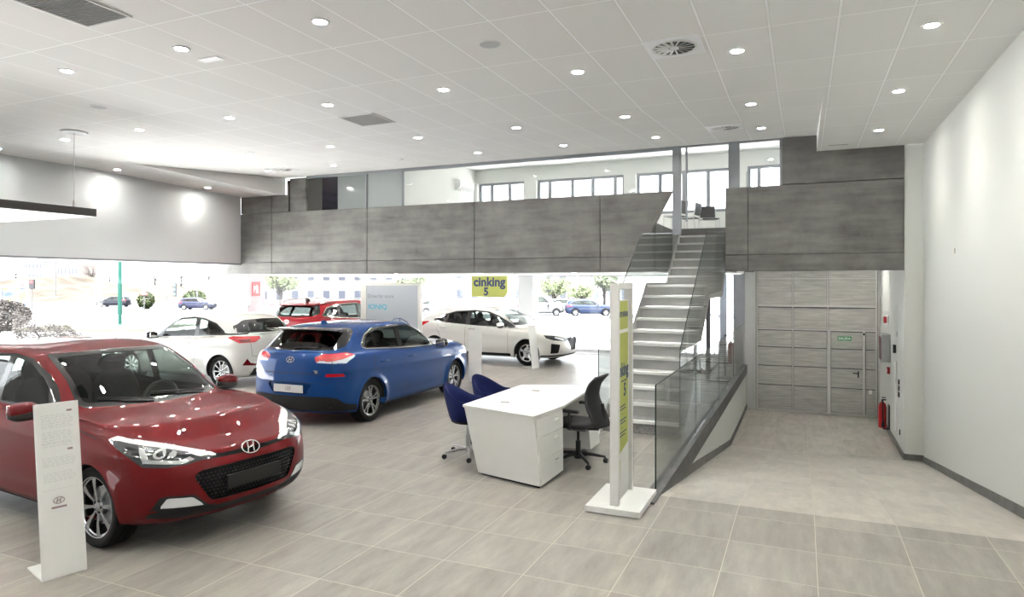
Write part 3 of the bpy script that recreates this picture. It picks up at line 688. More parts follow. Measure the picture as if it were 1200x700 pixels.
def info_totem(p0, p1, h, lean, depth, label, n_lines=1, group=None):
    """L-shaped sheet: foot behind, panel rising between floor points p0,p1 and leaning back"""
    p0 = Vector((*p0, 0)); p1 = Vector((*p1, 0)); x = (p1-p0).normalized(); nrm = Vector((x.y, -x.x, 0)); w = (p1-p0).length
    t = thing('info_totem', label, 'totem', tuple(p0), math.atan2(x.y, x.x), group)
    # local: x along, -y is the front; the panel leans to +y
    ly = lean; th = .012
    MB().add([(0, 0, .012), (w, 0, .012), (w, ly, h), (0, ly, h), (0, th, .012), (w, th, .012), (w, ly+th, h), (0, ly+th, h)],
             [(0, 3, 2, 1)[::-1], (4, 7, 6, 5), (0, 1, 5, 4), (1, 2, 6, 5), (2, 3, 7, 6), (3, 0, 4, 7)]).build('panel', METALW, t, bevel=.002, seg=1)
    MB().box(0, w, 0, depth, 0.0, .012).build('foot', METALW, t, bevel=.002, seg=1)
    if n_lines:
        up = Vector((0, ly, h)).normalized(); nn = Vector((0, -up.z, up.y))
        def at(u, v, o=.0015): return Vector((u*w, 0, 0))+up*(v*h)+nn*o
        mb = None
        def bar(u0, u1, v, hh=.004):
            q = [at(u0, v), at(u1, v), at(u1, v+hh), at(u0, v+hh)]; mb.add(q, [(0, 1, 2, 3)])
        rnd = random.Random(3)
        for v0, v1 in ((.86, .94), (.75, .84), (.63, .69), (.54, .60)):
            if mb: mb.build('print_block', INKG, t)
            mb = MB(); v = v1
            while v > v0:
                a = .14; 
                while a < .8:
                    b_ = a+rnd.uniform(.04, .14); bar(a, min(b_, .86), v, .0035); a = b_+.03
                v -= .012
        mb.build('print_block', INKG, t); mb = MB()
        for v, u0, u1 in ((.775, .10, .90), (.505, .10, .90)): bar(u0, u1, v, .0018)
        mb.build('print_rule', INKG, t)
        m2 = MB(); mb = m2
        bar(.72, .84, .955, .012); bar(.70, .82, .725, .012); bar(.28, .62, .395, .012)
        m2.build('print_heading', INKD, t)
        logo(t, at(.45, .44, .002), w*.24, INKD, (1, 0, 0), tuple(up), dome=.001)
    return t
info_totem((-4.885, 2.975), (-4.805, 3.245), 1.22, .20, .35, 'white bent-sheet information totem in front of the red car', 1)
info_totem((-6.05, 15.17), (-5.95, 15.41), 1.06, .16, .40, 'white leaning information totem in front of the white car at the back', 0)
info_totem((-6.50, 12.62), (-6.24, 12.73), 1.08, .10, .35, 'white information totem standing by the nose of the blue car', 0)

# ---- big white frame totem with the yellow-green banner
LIME = mat('lime_banner', (.40, .43, .10), .6); INKB = mat('navy_print', (.03, .05, .12), .6)
ct = thing('banner_totem', 'tall white frame totem with a yellow-green banner reading cinking 5', 'totem', (-1.575, 6.25, 0))
MB().box(-.255, .255, -.37, .37, .006, .062).build('plinth', METALW, ct, bevel=.004)
MB().box(-.24, .24, -.355, .355, 0, .006).build('plinth_foot', BLACKM, ct)
MB().box(-.04, .04, -.29, -.235, .062, 2.10).box(-.04, .04, .245, .29, .062, 2.10).box(-.04, .04, -.235, .245, 2.045, 2.10).build('frame', METALW, ct, bevel=.003)
bn = MB().box(-.006, .004, -.235, .245, .062, 1.935).build('panel', METALW, ct)
x = .0052
cl = MB().prism([(-.235, 1.66), (.215, 1.66), (.215, 1.93), (-.235, 1.93)], 'x', .0042, x).prism([(-.235, .47), (.215, .55), (.215, 1.625), (-.235, 1.625)], 'x', .0042, x)
cl.prism([(-.17, .20), (-.10, .21), (-.07, .43), (-.19, .40)], 'x', .0042, x).prism([(-.18, .09), (-.12, .10), (-.11, .17), (-.19, .16)], 'x', .0042, x)
cl.build('banner_print', LIME, ct)
FY = lambda y, z: frame_mat((x+.0006, y, z), (0, 1, 0), (0, 0, 1))
logo(ct, (x+.001, -.14, 1.80), .10, INKB, (0, 1, 0), (0, 0, 1), dome=.001)
text('lettering', 'HYUNDAI', .072, INKB, ct, FY(.05, 1.80), bold=.002)
text('lettering', 'cinking', .175, INKB, ct, FY(.0, 1.27), bold=.006, sx=.92)
text('lettering', '5', .17, INKB, ct, FY(.09, 1.07), bold=.006)
mb = MB()
for z, a, b in ((1.165, -.05, .17), (.93, -.12, .12), (.90, -.10, .13), (.855, -.02, .0), (.80, -.12, .14), (.77, -.08, .12), (.725, -.02, .0), (.68, -.14, .15), (.65, -.10, .10)):
    mb.box(x, x+.0006, a, b, z-.006, z+.006)
mb.build('small_print', INKB, ct)
MB().box(.041, .043, -.272, -.253, .09, .20).build('label', INKG, ct)

# ---- yellow sign on the back window
ys_ = tag(MB().prism([(-9.757, 2.315), (-8.494, 2.315), (-8.494, 1.80), (-8.62, 1.655), (-9.757, 1.67)], 'y', YB-.02, YB-.008).build('window_sign', LIME), 'yellow-green sign reading cinking 5 hanging in the back window', 'sign')
text('lettering', 'cinking', .40, INKB, ys_, frame_mat((-9.13, YB-.0215, 2.13), (1, 0, 0), (0, 0, 1)), bold=.014)
text('lettering', '5', .34, INKB, ys_, frame_mat((-9.24, YB-.0215, 1.82), (1, 0, 0), (0, 0, 1)), bold=.014)

# ---- display board
bd = thing('display_board', 'white framed display board reading IONIQ behind the blue car', 'display board', (-9.43, 14.1, 0), R(4))
MB().box(-.84, .84, -.14, .14, 0, .05).box(-.84, -.68, -.06, .06, .05, 2.10).box(.78, .84, -.06, .06, .05, 2.10).box(-.68, .78, -.06, .06, 2.04, 2.10).box(-.68, .78, -.06, .06, .05, .35).build('frame', mat('beige_white_frame', (.70, .69, .65), .5), bd, bevel=.004)
SCR = mat('pale_poster', (.42, .45, .49), .3)
MB().box(-.68, .78, -.04, .04, .35, 2.04).build('poster', SCR, bd)
text('lettering', 'Drive for more', .14, mat('poster_grey_print', (.16, .17, .18), .6), bd, frame_mat((-.27, -.0415, 1.77), (1, 0, 0), (0, 0, 1)), sx=.85)
text('lettering', 'IONIQ', .175, mat('poster_blue_print', (.05, .36, .52), .6), bd, frame_mat((-.36, -.0415, 1.50), (1, 0, 0), (0, 0, 1)), bold=.003, sx=1.05)
CP = [(-.25, .95), (-.2, 1.05), (-.02, 1.11), (.12, 1.22), (.28, 1.24), (.45, 1.17), (.56, 1.06), (.62, 1.0), (.60, .93)]
pc = MB().prism(CP, 'y', -.0415, -.0402).build('car_picture', mat('poster_car_blue', (.09, .11, .19), .4), bd)
MB().prism([(.0, 1.115), (.13, 1.20), (.26, 1.215), (.26, 1.12)], 'y', -.0425, -.0416).prism([(.29, 1.12), (.29, 1.21), (.43, 1.15), (.5, 1.08)], 'y', -.0425, -.0416).build('car_windows', mat('poster_pale_blue', (.35, .40, .48), .4), pc)

# ---- fire sign on the pier
fs = thing('fire_sign', 'red fire extinguisher sign on the mauve side of the corner pier', 'sign', (-15.055, 15.33, 1.93))
MB().box(0, .012, -.16, .16, -.21, .21).build('sign_plate', REDP, fs)
mb = MB().box(.0125, .014, -.02, .07, -.13, .06).box(.0125, .014, .0, .05, .075, .11).box(.0125, .014, -.07, -.04, -.02, .09).box(.0125, .014, -.11, -.09, -.1, .1)
mb.build('pictogram', WHITE, fs)

# ---- hanging light panel, top left
hp = thing('hanging_light_panel', 'large hanging panel with black rim and white underside on a steel cable', 'ceiling panel', (-10.9, 7.52, 3.22))
MB().box(-2.7, 0, -2.6, 0, .0, .13).build('rim', mat('rim_black', (.02, .017, .014), .4), hp, bevel=.004)
MB().box(-2.66, -.04, -2.56, -.04, -.004, 0).build('underside', mat('underside_white', (.78, .78, .76), .5), hp)
for a, b in ((-1.5, -.3), (-.35, -.4), (-1.5, -1.6)):
    MB().lathe([(0, -.012), (.05, -.012), (.075, -.004), (0, -.004)], c=(a, b, 0), n=20).build('spot', BLACKP, hp, smooth=40)
MB().tube([(-.12, -.3, .13), (-.12, -.3, 1.38)], .006, 6).lathe([(0, .13), (.022, .13), (.022, .2), (.01, .26), (0, .26)], c=(-.12, -.3, 0), n=12).build('cable', STEEL, hp)
MB().lathe([(0, 1.365), (.02, 1.35), (.19, 1.362), (.2, 1.375), (0, 1.378)], c=(-.12, -.3, 0), n=28).build('ceiling_rose', GREYL, hp, smooth=30)

# ------------------------------------------------------------------ downlights
def zc(x, y):
    if y <= YK or x > XB: return ZC
    if x < XA: return ZC-(y-YK)*(.14/(YM+.2-YK))
    return ZC+(y-YK)*(ZB-ZC)/(YM+.25-YK)
EMI = mat('lamp_glow', (1, 1, 1), .4, emit=(1., .97, .92), es=LAMP_E)
pts = []
for y in (.3, 2.7, 5.11):
    for x in (-9.8, -7.93, -6.06, -4.22, -2.43, -.64, 1.15): pts.append((x, y))
for x in (-13.7, -11.75, -9.89, -7.93, -6.09, -4.24, -2.43, -.64, 1.15): pts.append((x, 7.54))
for x in (-13.75, -11.8, -9.93, -7.98, -6.1, -4.25, -2.46, -.66, 1.15): pts.append((x, 9.95))
for x in (-14.0+.25, -11.77, -9.83, -6.15, -4.28, -2.48, -.65, 1.15): pts.append((x, 12.37))
d0 = None
sd_ = bpy.data.lights.new('downlight_beam', 'SPOT'); sd_.energy = SPOT_W; sd_.spot_size = R(112); sd_.spot_blend = .8; sd_.shadow_soft_size = .05; sd_.color = (1, .95, .88)
sd_weak = sd_.copy(); sd_weak.name = 'edge_beam'; sd_weak.energy = SPOT_W*.2
rowname = {.3: 'first row behind the camera', 2.7: 'second row', 5.11: 'front row in view', 7.54: 'second row in view', 9.95: 'third row in view', 12.37: 'last row before the upper floor'}
cnt = {}
for x, y in pts:
    z = zc(x, y); cnt[y] = cnt.get(y, 0)+1
    lab = 'round recessed downlight, number %d from the left in the %s' % (cnt[y], rowname[y])
    if d0 is None:
        d0 = thing('downlight', lab, 'downlight', (x, y, z), 0, 'recessed ceiling downlights')
        MB().lathe([(.062, -.004), (.066, -.010), (.088, -.008), (.092, -.0005), (.062, -.0005)], n=24, closed=True).build('trim_ring', WHITE, d0, smooth=40)
        MB().lathe([(0, -.003), (.062, -.003), (.062, -.0015), (0, -.0015)], n=20).build('lamp_glass', EMI, d0)
        so = bpy.data.objects.new('beam', sd_); C.objects.link(so); so.parent = d0; so.location = (0, 0, -.02)
        d = d0
    else: d = dup(d0, (x, y, z), 0, lab)
    if y > YK and XA < x < XB: d.rotation_euler.x = math.atan((ZB-ZC)/(YM+.25-YK))
    if x < -13:
        for ch in d.children:
            if ch.type == 'LIGHT': ch.data = sd_weak
# other ceiling fittings
def on_ceiling(o, x, y, dz=0):
    o.location = (x, y, zc(x, y)+dz)
    if y > YK and XA < x < XB: o.rotation_euler.x = math.atan((ZB-ZC)/(YM+.25-YK))
GRL = mat('speaker_grille', (.50, .51, .52), .7)
for x, y, l in ((-3.0, 6.31, 'round ceiling speaker near the round vent'), (-9.14, 6.33, 'round ceiling speaker above the hanging panel')):
    t = thing('ceiling_speaker', l, 'speaker'); on_ceiling(t, x, y)
    MB().lathe([(0, -.006), (.10, -.006), (.11, -.0005), (0, -.0005)], n=28).build('grille', GRL, t); MB().lathe([(.105, -.007), (.122, -.004), (.122, -.0005), (.105, -.0005)], n=28, closed=True).build('rim', WHITE, t, smooth=30)
t = thing('smoke_detector', 'small white smoke detector on the ceiling near the upper floor', 'smoke detector'); on_ceiling(t, -7.98, 12.3)
MB().lathe([(0, -.04), (.04, -.035), (.06, -.012), (.06, -.0005), (0, -.0005)], n=20).build('body', WHITE, t, smooth=40)
t = tag(MB().box(-.14, .14, -.055, .055, -.012, -.0005).build('emergency_light', mat('bright_white', (.95, .95, .97), .4)), 'slim white emergency light on the ceiling', 'emergency light'); on_ceiling(t, -6.04, 5.48)
for x, y, l in ((-1.24, 7.16, 'white square air diffuser with swirl vanes, the nearest one'), (-1.21, 11.96, 'white square air diffuser with swirl vanes above the stair'), (-11.32, 12.33, 'white square air diffuser with swirl vanes at the far left')):
    t = thing('air_diffuser', l, 'air diffuser', group='swirl diffusers'); on_ceiling(t, x, y)
    MB().box(-.29, .29, -.29, .29, -.008, -.0005).build('plate', mat('bright_white'), t)
    MB().lathe([(0, -.0085), (.22, -.0085), (.22, -.0095), (0, -.0095)], n=36).build('throat', mat('throat_grey', (.10, .10, .10), .7), t)
    mb = MB()
    for k in range(16):
        a = 2*PI*k/16; M_ = Matrix.Rotation(a, 4, 'Z') @ Matrix.Translation((.135, 0, -.014)) @ Matrix.Rotation(.5, 4, 'X')
        mb.obox((0, 0, 0), (.15, .026, .003), M=M_)
    mb.lathe([(0, -.02), (.05, -.018), (.05, -.01), (0, -.01)], n=16).lathe([(.21, -.01), (.215, -.018), (.235, -.016), (.24, -.0085), (.21, -.0085)], n=36, closed=True)
    mb.build('vanes', WHITE, t, smooth=30)
for x, y, l in ((-6.09, 8.46, 'square grey return air grille in the ceiling'), (-6.06, 3.75, 'square dark grey grille at the top left edge of the picture')):
    t = thing('ceiling_grille', l, 'grille'); on_ceiling(t, x, y)
    gm = mat('grille_grey', (.42, .42, .40), .6) if y > 5 else mat('grille_dark', (.20, .20, .20), .6)
    MB().box(-.29, .29, -.55 if y < 5 else -.29, .55 if y < 5 else .29, -.004, -.0005).build('backing', gm, t)
    mb = MB(); yy = .55 if y < 5 else .29
    for k in range(int(yy*2/.03)): mb.box(-.28, .28, -yy+.01+k*.03, -yy+.016+k*.03, -.012, -.004)
    mb.build('slats', gm, t)
    MB().box(-.305, .305, -yy-.015, -yy+.005, -.014, -.0005).box(-.305, .305, yy-.005, yy+.015, -.014, -.0005).box(-.305, -.285, -yy, yy, -.014, -.0005).box(.285, .305, -yy, yy, -.014, -.0005).build('frame', WHITE, t)
t = tag(MB().box(-.16, .16, -.02, .02, -.006, -.0005).build('slot_vent', mat('slot_grey', (.35, .35, .34), .6)), 'narrow slot vent in the flat ceiling strip on the right', 'vent'); on_ceiling(t, .60, 13.4)

# ------------------------------------------------------------------ chairs of the upper floor
def stack_chair(loc, rz, label, m_=BLACKP):
    t = thing('stacking_chair', label, 'chair', loc, rz, 'chairs on the upper floor')
    MB().box(-.22, .22, -.2, .22, .43, .46).build('seat', m_, t, bevel=.012)
    MB().prism([(-.20, .50), (-.235, .52), (-.265, .82), (-.245, .82)], 'x', -.21, .21).build('backrest', m_, t, bevel=.01)
    for s_ in (-1, 1):
        MB().tube([(s_*.23, .21, 0), (s_*.23, .2, .44), (s_*.23, -.18, .44)], .013, 8).build('leg', STEEL, t, smooth=50)
        MB().tube([(s_*.23, -.25, 0), (s_*.23, -.2, .44), (s_*.23, -.26, .84)], .013, 8).build('leg', STEEL, t, smooth=50)
    return t
stack_chair((-2.98, 17.3, 3.362), R(75), 'black chair with steel legs at the top of the stair, leftmost')
stack_chair((-2.72, 17.9, 3.362), R(80), 'black chair with steel legs at the top of the stair, middle one')
stack_chair((-2.28, 18.45, 3.362), R(200), 'black chair at the top of the stair, right one half behind concrete')
DEBUG = False
# ------------------------------------------------------------------ cars
def paint(name, col, metal=.0, rough=.35, coat=1.0):
    return mat(name, col, .5, metal, .1, coat*.7, .0)
def zf(z, x):
    if isinstance(z, (int, float)): return np.full_like(x, z)
    k = sorted(z); return pchip([a for a, _ in k], [b for _, b in k], np.clip(x, k[0][0], k[-1][0]))
def contour(L, uf, us, ur):
    fc, rc = L.get('fc', .55), L.get('rc', .45); nf, nr = L.get('nf', 2.5), L.get('nr', 2.8); w = L['w']
    x0, x1 = L['xf']-fc, L['xr']+rc
    c, s = np.cos(uf*PI/2), np.sin(uf*PI/2)
    xF = x0+fc*np.abs(c)**(2/nf); yF = w*np.abs(s)**(2/nf)
    xS = x0+(x1-x0)*us; yS = np.full_like(xS, w)
    c, s = np.cos((1-ur)*PI/2), np.sin((1-ur)*PI/2)
    xR = x1-rc*np.abs(c)**(2/nr); yR = w*np.abs(s)**(2/nr)
    x = np.concatenate([xF, xS, xR]); y = np.concatenate([yF, yS, yR])
    taper = L.get('taper', ((2.2, .965), (1.2, 1.0), (-.8, 1.0), (-2.1, .965)))
    y = y*zf(taper, x)
    return np.stack([x, y, zf(L['z'], x)+L.get('crown', 0)*(1-(y/max(w, .01))**2)], 1)
def poly_sd(U, Z, P):
    """signed distance, positive inside"""
    d = np.full(U.shape, 1e9); ins = np.zeros(U.shape, bool); n = len(P)
    for i in range(n):
        (ax, ay), (bx, by) = P[i], P[(i+1) % n]
        ex, ey = bx-ax, by-ay; wx, wy = U-ax, Z-ay
        t = np.clip((wx*ex+wy*ey)/(ex*ex+ey*ey+1e-12), 0, 1)
        d = np.minimum(d, np.hypot(wx-ex*t, wy-ey*t))
        if ay != by:
            c = ((ay > Z) != (by > Z)) & (U < (bx-ax)*(Z-ay)/(by-ay)+ax); ins ^= c
    return np.where(ins, d, -d)
def rounded(P, r, n=5):
    """round the corners of a polygon"""
    out = []; N_ = len(P)
    for i in range(N_):
        p, a, b = Vector(P[i]), Vector(P[i-1]), Vector(P[(i+1) % N_])
        da, db = a-p, b-p; q = min(r, da.length*.45, db.length*.45)
        A, B = p+da.normalized()*q, p+db.normalized()*q
        for k in range(n+1):
            t = k/n; out.append(tuple(A*(1-t)**2+p*2*t*(1-t)+B*t*t))
    return out

class Shell:
    def __init__(s, levels, ds, disp=None):
        nF, nR = max(6, int(1.15/ds)), max(6, int(1.0/ds)); Ls = levels
        nS = max(8, int((Ls[3]['xf']-Ls[3]['xr']-1.0)/ds))
        uf = np.linspace(0, 1, nF, endpoint=False); us = np.linspace(0, 1, nS, endpoint=False); ur = np.linspace(0, 1, nR)
        K = np.stack([contour(L, uf, us, ur) for L in Ls])          # levels x cols x 3
        dist = np.linalg.norm(np.diff(K, axis=0), axis=2)
        mean = np.percentile(dist, 60, axis=1)+.004
        t = np.concatenate([[0], np.cumsum(mean)])
        big = np.percentile(dist, 88, axis=1)+.004
        q = [0.]
        for i in range(len(Ls)-1):
            n = max(1, int(round(big[i]/ds/1.15)))
            q += list(t[i]+(t[i+1]-t[i])*np.arange(1, n+1)/n)
        G = pchip(t, K, np.array(q))
        rows, half, _ = G.shape
        M = G[:, 1:-1][:, ::-1].copy(); M[..., 1] *= -1
        G = np.concatenate([G, M], 1); cols = G.shape[1]
        s.V = G.reshape(-1, 3)
        i, j = np.meshgrid(np.arange(rows-1), np.arange(cols), indexing='ij'); j2 = (j+1) % cols
        a, b, c, d = i*cols+j, i*cols+j2, (i+1)*cols+j2, (i+1)*cols+j
        flip = (np.arange(cols) >= half-1)[None, :].repeat(rows-1, 0)
        T1 = np.where(flip[..., None], np.stack([a, b, d], -1), np.stack([a, b, c], -1))
        T2 = np.where(flip[..., None], np.stack([b, c, d], -1), np.stack([a, c, d], -1))
        s.T = np.concatenate([T1.reshape(-1, 3), T2.reshape(-1, 3)])
        # weld the centre line of the last row
        last = (rows-1)*cols
        idx = np.arange(len(s.V)); 
        jj = np.arange(half, cols); idx[last+jj] = last+(cols-jj)
        s.T = idx[s.T]
        T = s.T; ok = (T[:, 0] != T[:, 1]) & (T[:, 1] != T[:, 2]) & (T[:, 0] != T[:, 2]); s.T = T[ok]
        if disp is not None:
            nrm = s.normals(); s.V = s.V+nrm*disp(s.V, nrm)[:, None]
        s.N = s.normals(); s.lock = np.zeros(len(s.V), bool); s.lab = np.zeros(len(s.T), int); s.parts = {}
        E = np.concatenate([s.T[:, [0, 1]], s.T[:, [1, 2]], s.T[:, [2, 0]]]); E.sort(1); s.E = np.unique(E, axis=0)
    def normals(s):
        V, T = s.V, s.T; n = np.cross(V[T[:, 1]]-V[T[:, 0]], V[T[:, 2]]-V[T[:, 0]])
        N_ = np.zeros_like(V)
        for k in range(3): np.add.at(N_, T[:, k], n)
        l = np.linalg.norm(N_, axis=1, keepdims=True); N_ = N_/np.maximum(l, 1e-12)
        # outwards
        c = V-np.array([0, 0, .7]); 
        if (N_*c).sum() < 0: N_ = -N_; s.T = s.T[:, ::-1].copy()
        return N_
    def proj(s, V, ang, side):
        a = R(ang); x, y = V[:, 0], V[:, 1]*side
        return -x*math.sin(a)+y*math.cos(a)
    def cut(s, name, P, ang=90, side=1, thr=.15, only=None, r=0, zr=None):
        """give the surface inside polygon P (u,z), seen along the direction ang, a label of its own"""
        if r: P = rounded(P, r)
        a = R(ang); dr = np.array([math.cos(a), math.sin(a)*side, 0]); 
        sd = poly_sd(s.proj(s.V, ang, side), s.V[:, 2], P)
        face = (s.N@dr) > thr
        if ang == 0: face &= s.V[:, 0] > -.2
        if ang == 180: face &= s.V[:, 0] < .2
        if ang not in (0, 180): face &= (s.V[:, 1]*side > .0)
        sd = np.where(face, sd, -np.abs(sd)-1e-3)
        A, B = s.E[:, 0], s.E[:, 1]; cr = (sd[A]*sd[B] < 0) & face[A] & face[B]
        A, B = A[cr], B[cr]; f = sd[A]/(sd[A]-sd[B])
        # nearest crossing for each vertex that lies closer than half an edge
        best = np.full(len(s.V), 9.); tgt = s.V.copy()
        X = s.V[A]+(s.V[B]-s.V[A])*f[:, None]
        for vi, fr in ((A, f), (B, 1-f)):
            o = np.argsort(-fr); vi2, fr2, X2 = vi[o], fr[o], X[o]
            best_new = best.copy(); m = fr2 < .5
            vi3, fr3, X3 = vi2[m], fr2[m], X2[m]
            upd = fr3 < best[vi3]; best[vi3[upd]] = fr3[upd]; tgt[vi3[upd]] = X3[upd]
        mv = (best < .5) & ~s.lock
        s.V[mv] = tgt[mv]; s.lock |= mv
        sd2 = poly_sd(s.proj(s.V, ang, side), s.V[:, 2], P); sd2[mv] = 0
        cen = s.V[s.T].mean(1); sdc = poly_sd(s.proj(cen, ang, side), cen[:, 2], P)
        fv = face[s.T].all(1); ins = fv & (sdc > 0)
        if only is not None: ins &= np.isin(s.lab, [s.parts[o] for o in only if o in s.parts]+([0] if 0 in only else []))
        k = len(s.parts)+1; s.parts[name+'|%d|%g' % (side, k)] = k; s.parts[(name, side)] = k
        s.lab[ins] = k
        return k
    def tidy(s, k):
        """hand small stray patches of label k back to the body"""
        idx = np.where(s.lab == k)[0]
        if len(idx) == 0: return
        T = s.T[idx]; ids, inv = np.unique(T, return_inverse=True); T2 = inv.reshape(-1, 3); c = np.arange(len(ids))
        for _ in range(400):
            m = c[T2].min(1); c2 = c.copy()
            for q in range(3): np.minimum.at(c2, T2[:, q], m)
            c2 = c2[c2]
            if (c2 == c).all(): break
            c = c2
        comp = c[T2[:, 0]]; u, ct = np.unique(comp, return_counts=True)
        small = u[ct < .15*ct.max()]
        s.lab[idx[np.isin(comp, small)]] = 0
    def mesh(s, name, k, m, parent, off=0., wall=None, wall_dir=None, keep=True):
        T = s.T[s.lab == k]
        if len(T) == 0: return None
        ids, inv = np.unique(T, return_inverse=True); T2 = inv.reshape(-1, 3); V = s.V[ids]; Nn = s.N[ids]
        V2 = V+Nn*off; vs = [V2]; fs = T2.tolist() if keep else []; nn = [Nn]
        if wall_dir is not None or off:
            E = np.concatenate([T2[:, [0, 1]], T2[:, [1, 2]], T2[:, [2, 0]]]); key = np.sort(E, 1)
            u, ix, ct = np.unique(key, axis=0, return_index=True, return_counts=True)
            be = E[ix[ct == 1]]; n0 = len(V2)
            o = V if off else V+np.asarray(wall_dir)
            vs.append(o); nn.append(Nn)
            fs += [(int(a), int(b), int(b)+n0, int(a)+n0) for a, b in be]
        V3 = np.concatenate(vs); N3 = np.concatenate(nn)
        used = np.zeros(len(V3), bool); used[[i for f in fs for i in f]] = True
        mp = np.cumsum(used)-1; fs = [[int(mp[i]) for i in f] for f in fs]; V3 = V3[used]; N3 = N3[used]
        me = bpy.data.meshes.new(name); me.from_pydata(V3.tolist(), [], fs); me.update()
        me.materials.append(m); me.polygons.foreach_set('use_smooth', [True]*len(me.polygons))
        if not (off or wall_dir is not None):
            try: me.normals_split_custom_set_from_vertices([tuple(v) for v in N3])
            except Exception: pass
        ob = bpy.data.objects.new(name, me); C.objects.link(ob); ob.parent = parent
        return ob
    def bvh(s):
        if not hasattr(s, '_b'): s._b = BVHTree.FromPolygons([tuple(v) for v in s.V], [tuple(int(i) for i in t) for t in s.T])
        return s._b
    def hit(s, u, z, ang, side=1):
        a = R(ang); d = Vector((math.cos(a), math.sin(a)*side, 0)); t = Vector((-math.sin(a), math.cos(a)*side, 0))
        o = t*u+Vector((0, 0, z))+d*6
        p, n, i, ds = s.bvh().ray_cast(o, -d)
        if p is None: return None, None
        n = Vector(s.N[s.T[i]].mean(0)).normalized()
        return p, n
    def ribbon(s, mb, P, w, ang=90, side=1, lift=.0015, step=.03, closed=False):
        a = R(ang); pts = list(P)+([P[0]] if closed else [])
        Q = []
        for (u0, z0), (u1, z1) in zip(pts[:-1], pts[1:]):
            n = max(1, int(math.hypot(u1-u0, z1-z0)/step))
            for k in range(n): Q.append((u0+(u1-u0)*k/n, z0+(z1-z0)*k/n))
        Q.append(pts[-1]); L_ = []
        for i, (u, z) in enumerate(Q):
            ua, za = Q[max(0, i-1)]; ub, zb = Q[min(len(Q)-1, i+1)]
            dx, dz = ub-ua, zb-za; l = math.hypot(dx, dz) or 1; nx, nz_ = -dz/l*w/2, dx/l*w/2
            a_, na = s.hit(u+nx, z+nz_, ang, side); b_, nb = s.hit(u-nx, z-nz_, ang, side)
            if a_ is None or b_ is None: L_.append(None); continue
            L_.append((a_+na*lift, b_+nb*lift))
        for p, q in zip(L_[:-1], L_[1:]):
            if p is None or q is None: continue
            if (p[0]-q[0]).length > .15: continue
            mb.add([p[0], p[1], q[1], q[0]], [(0, 1, 2, 3)])
        return mb

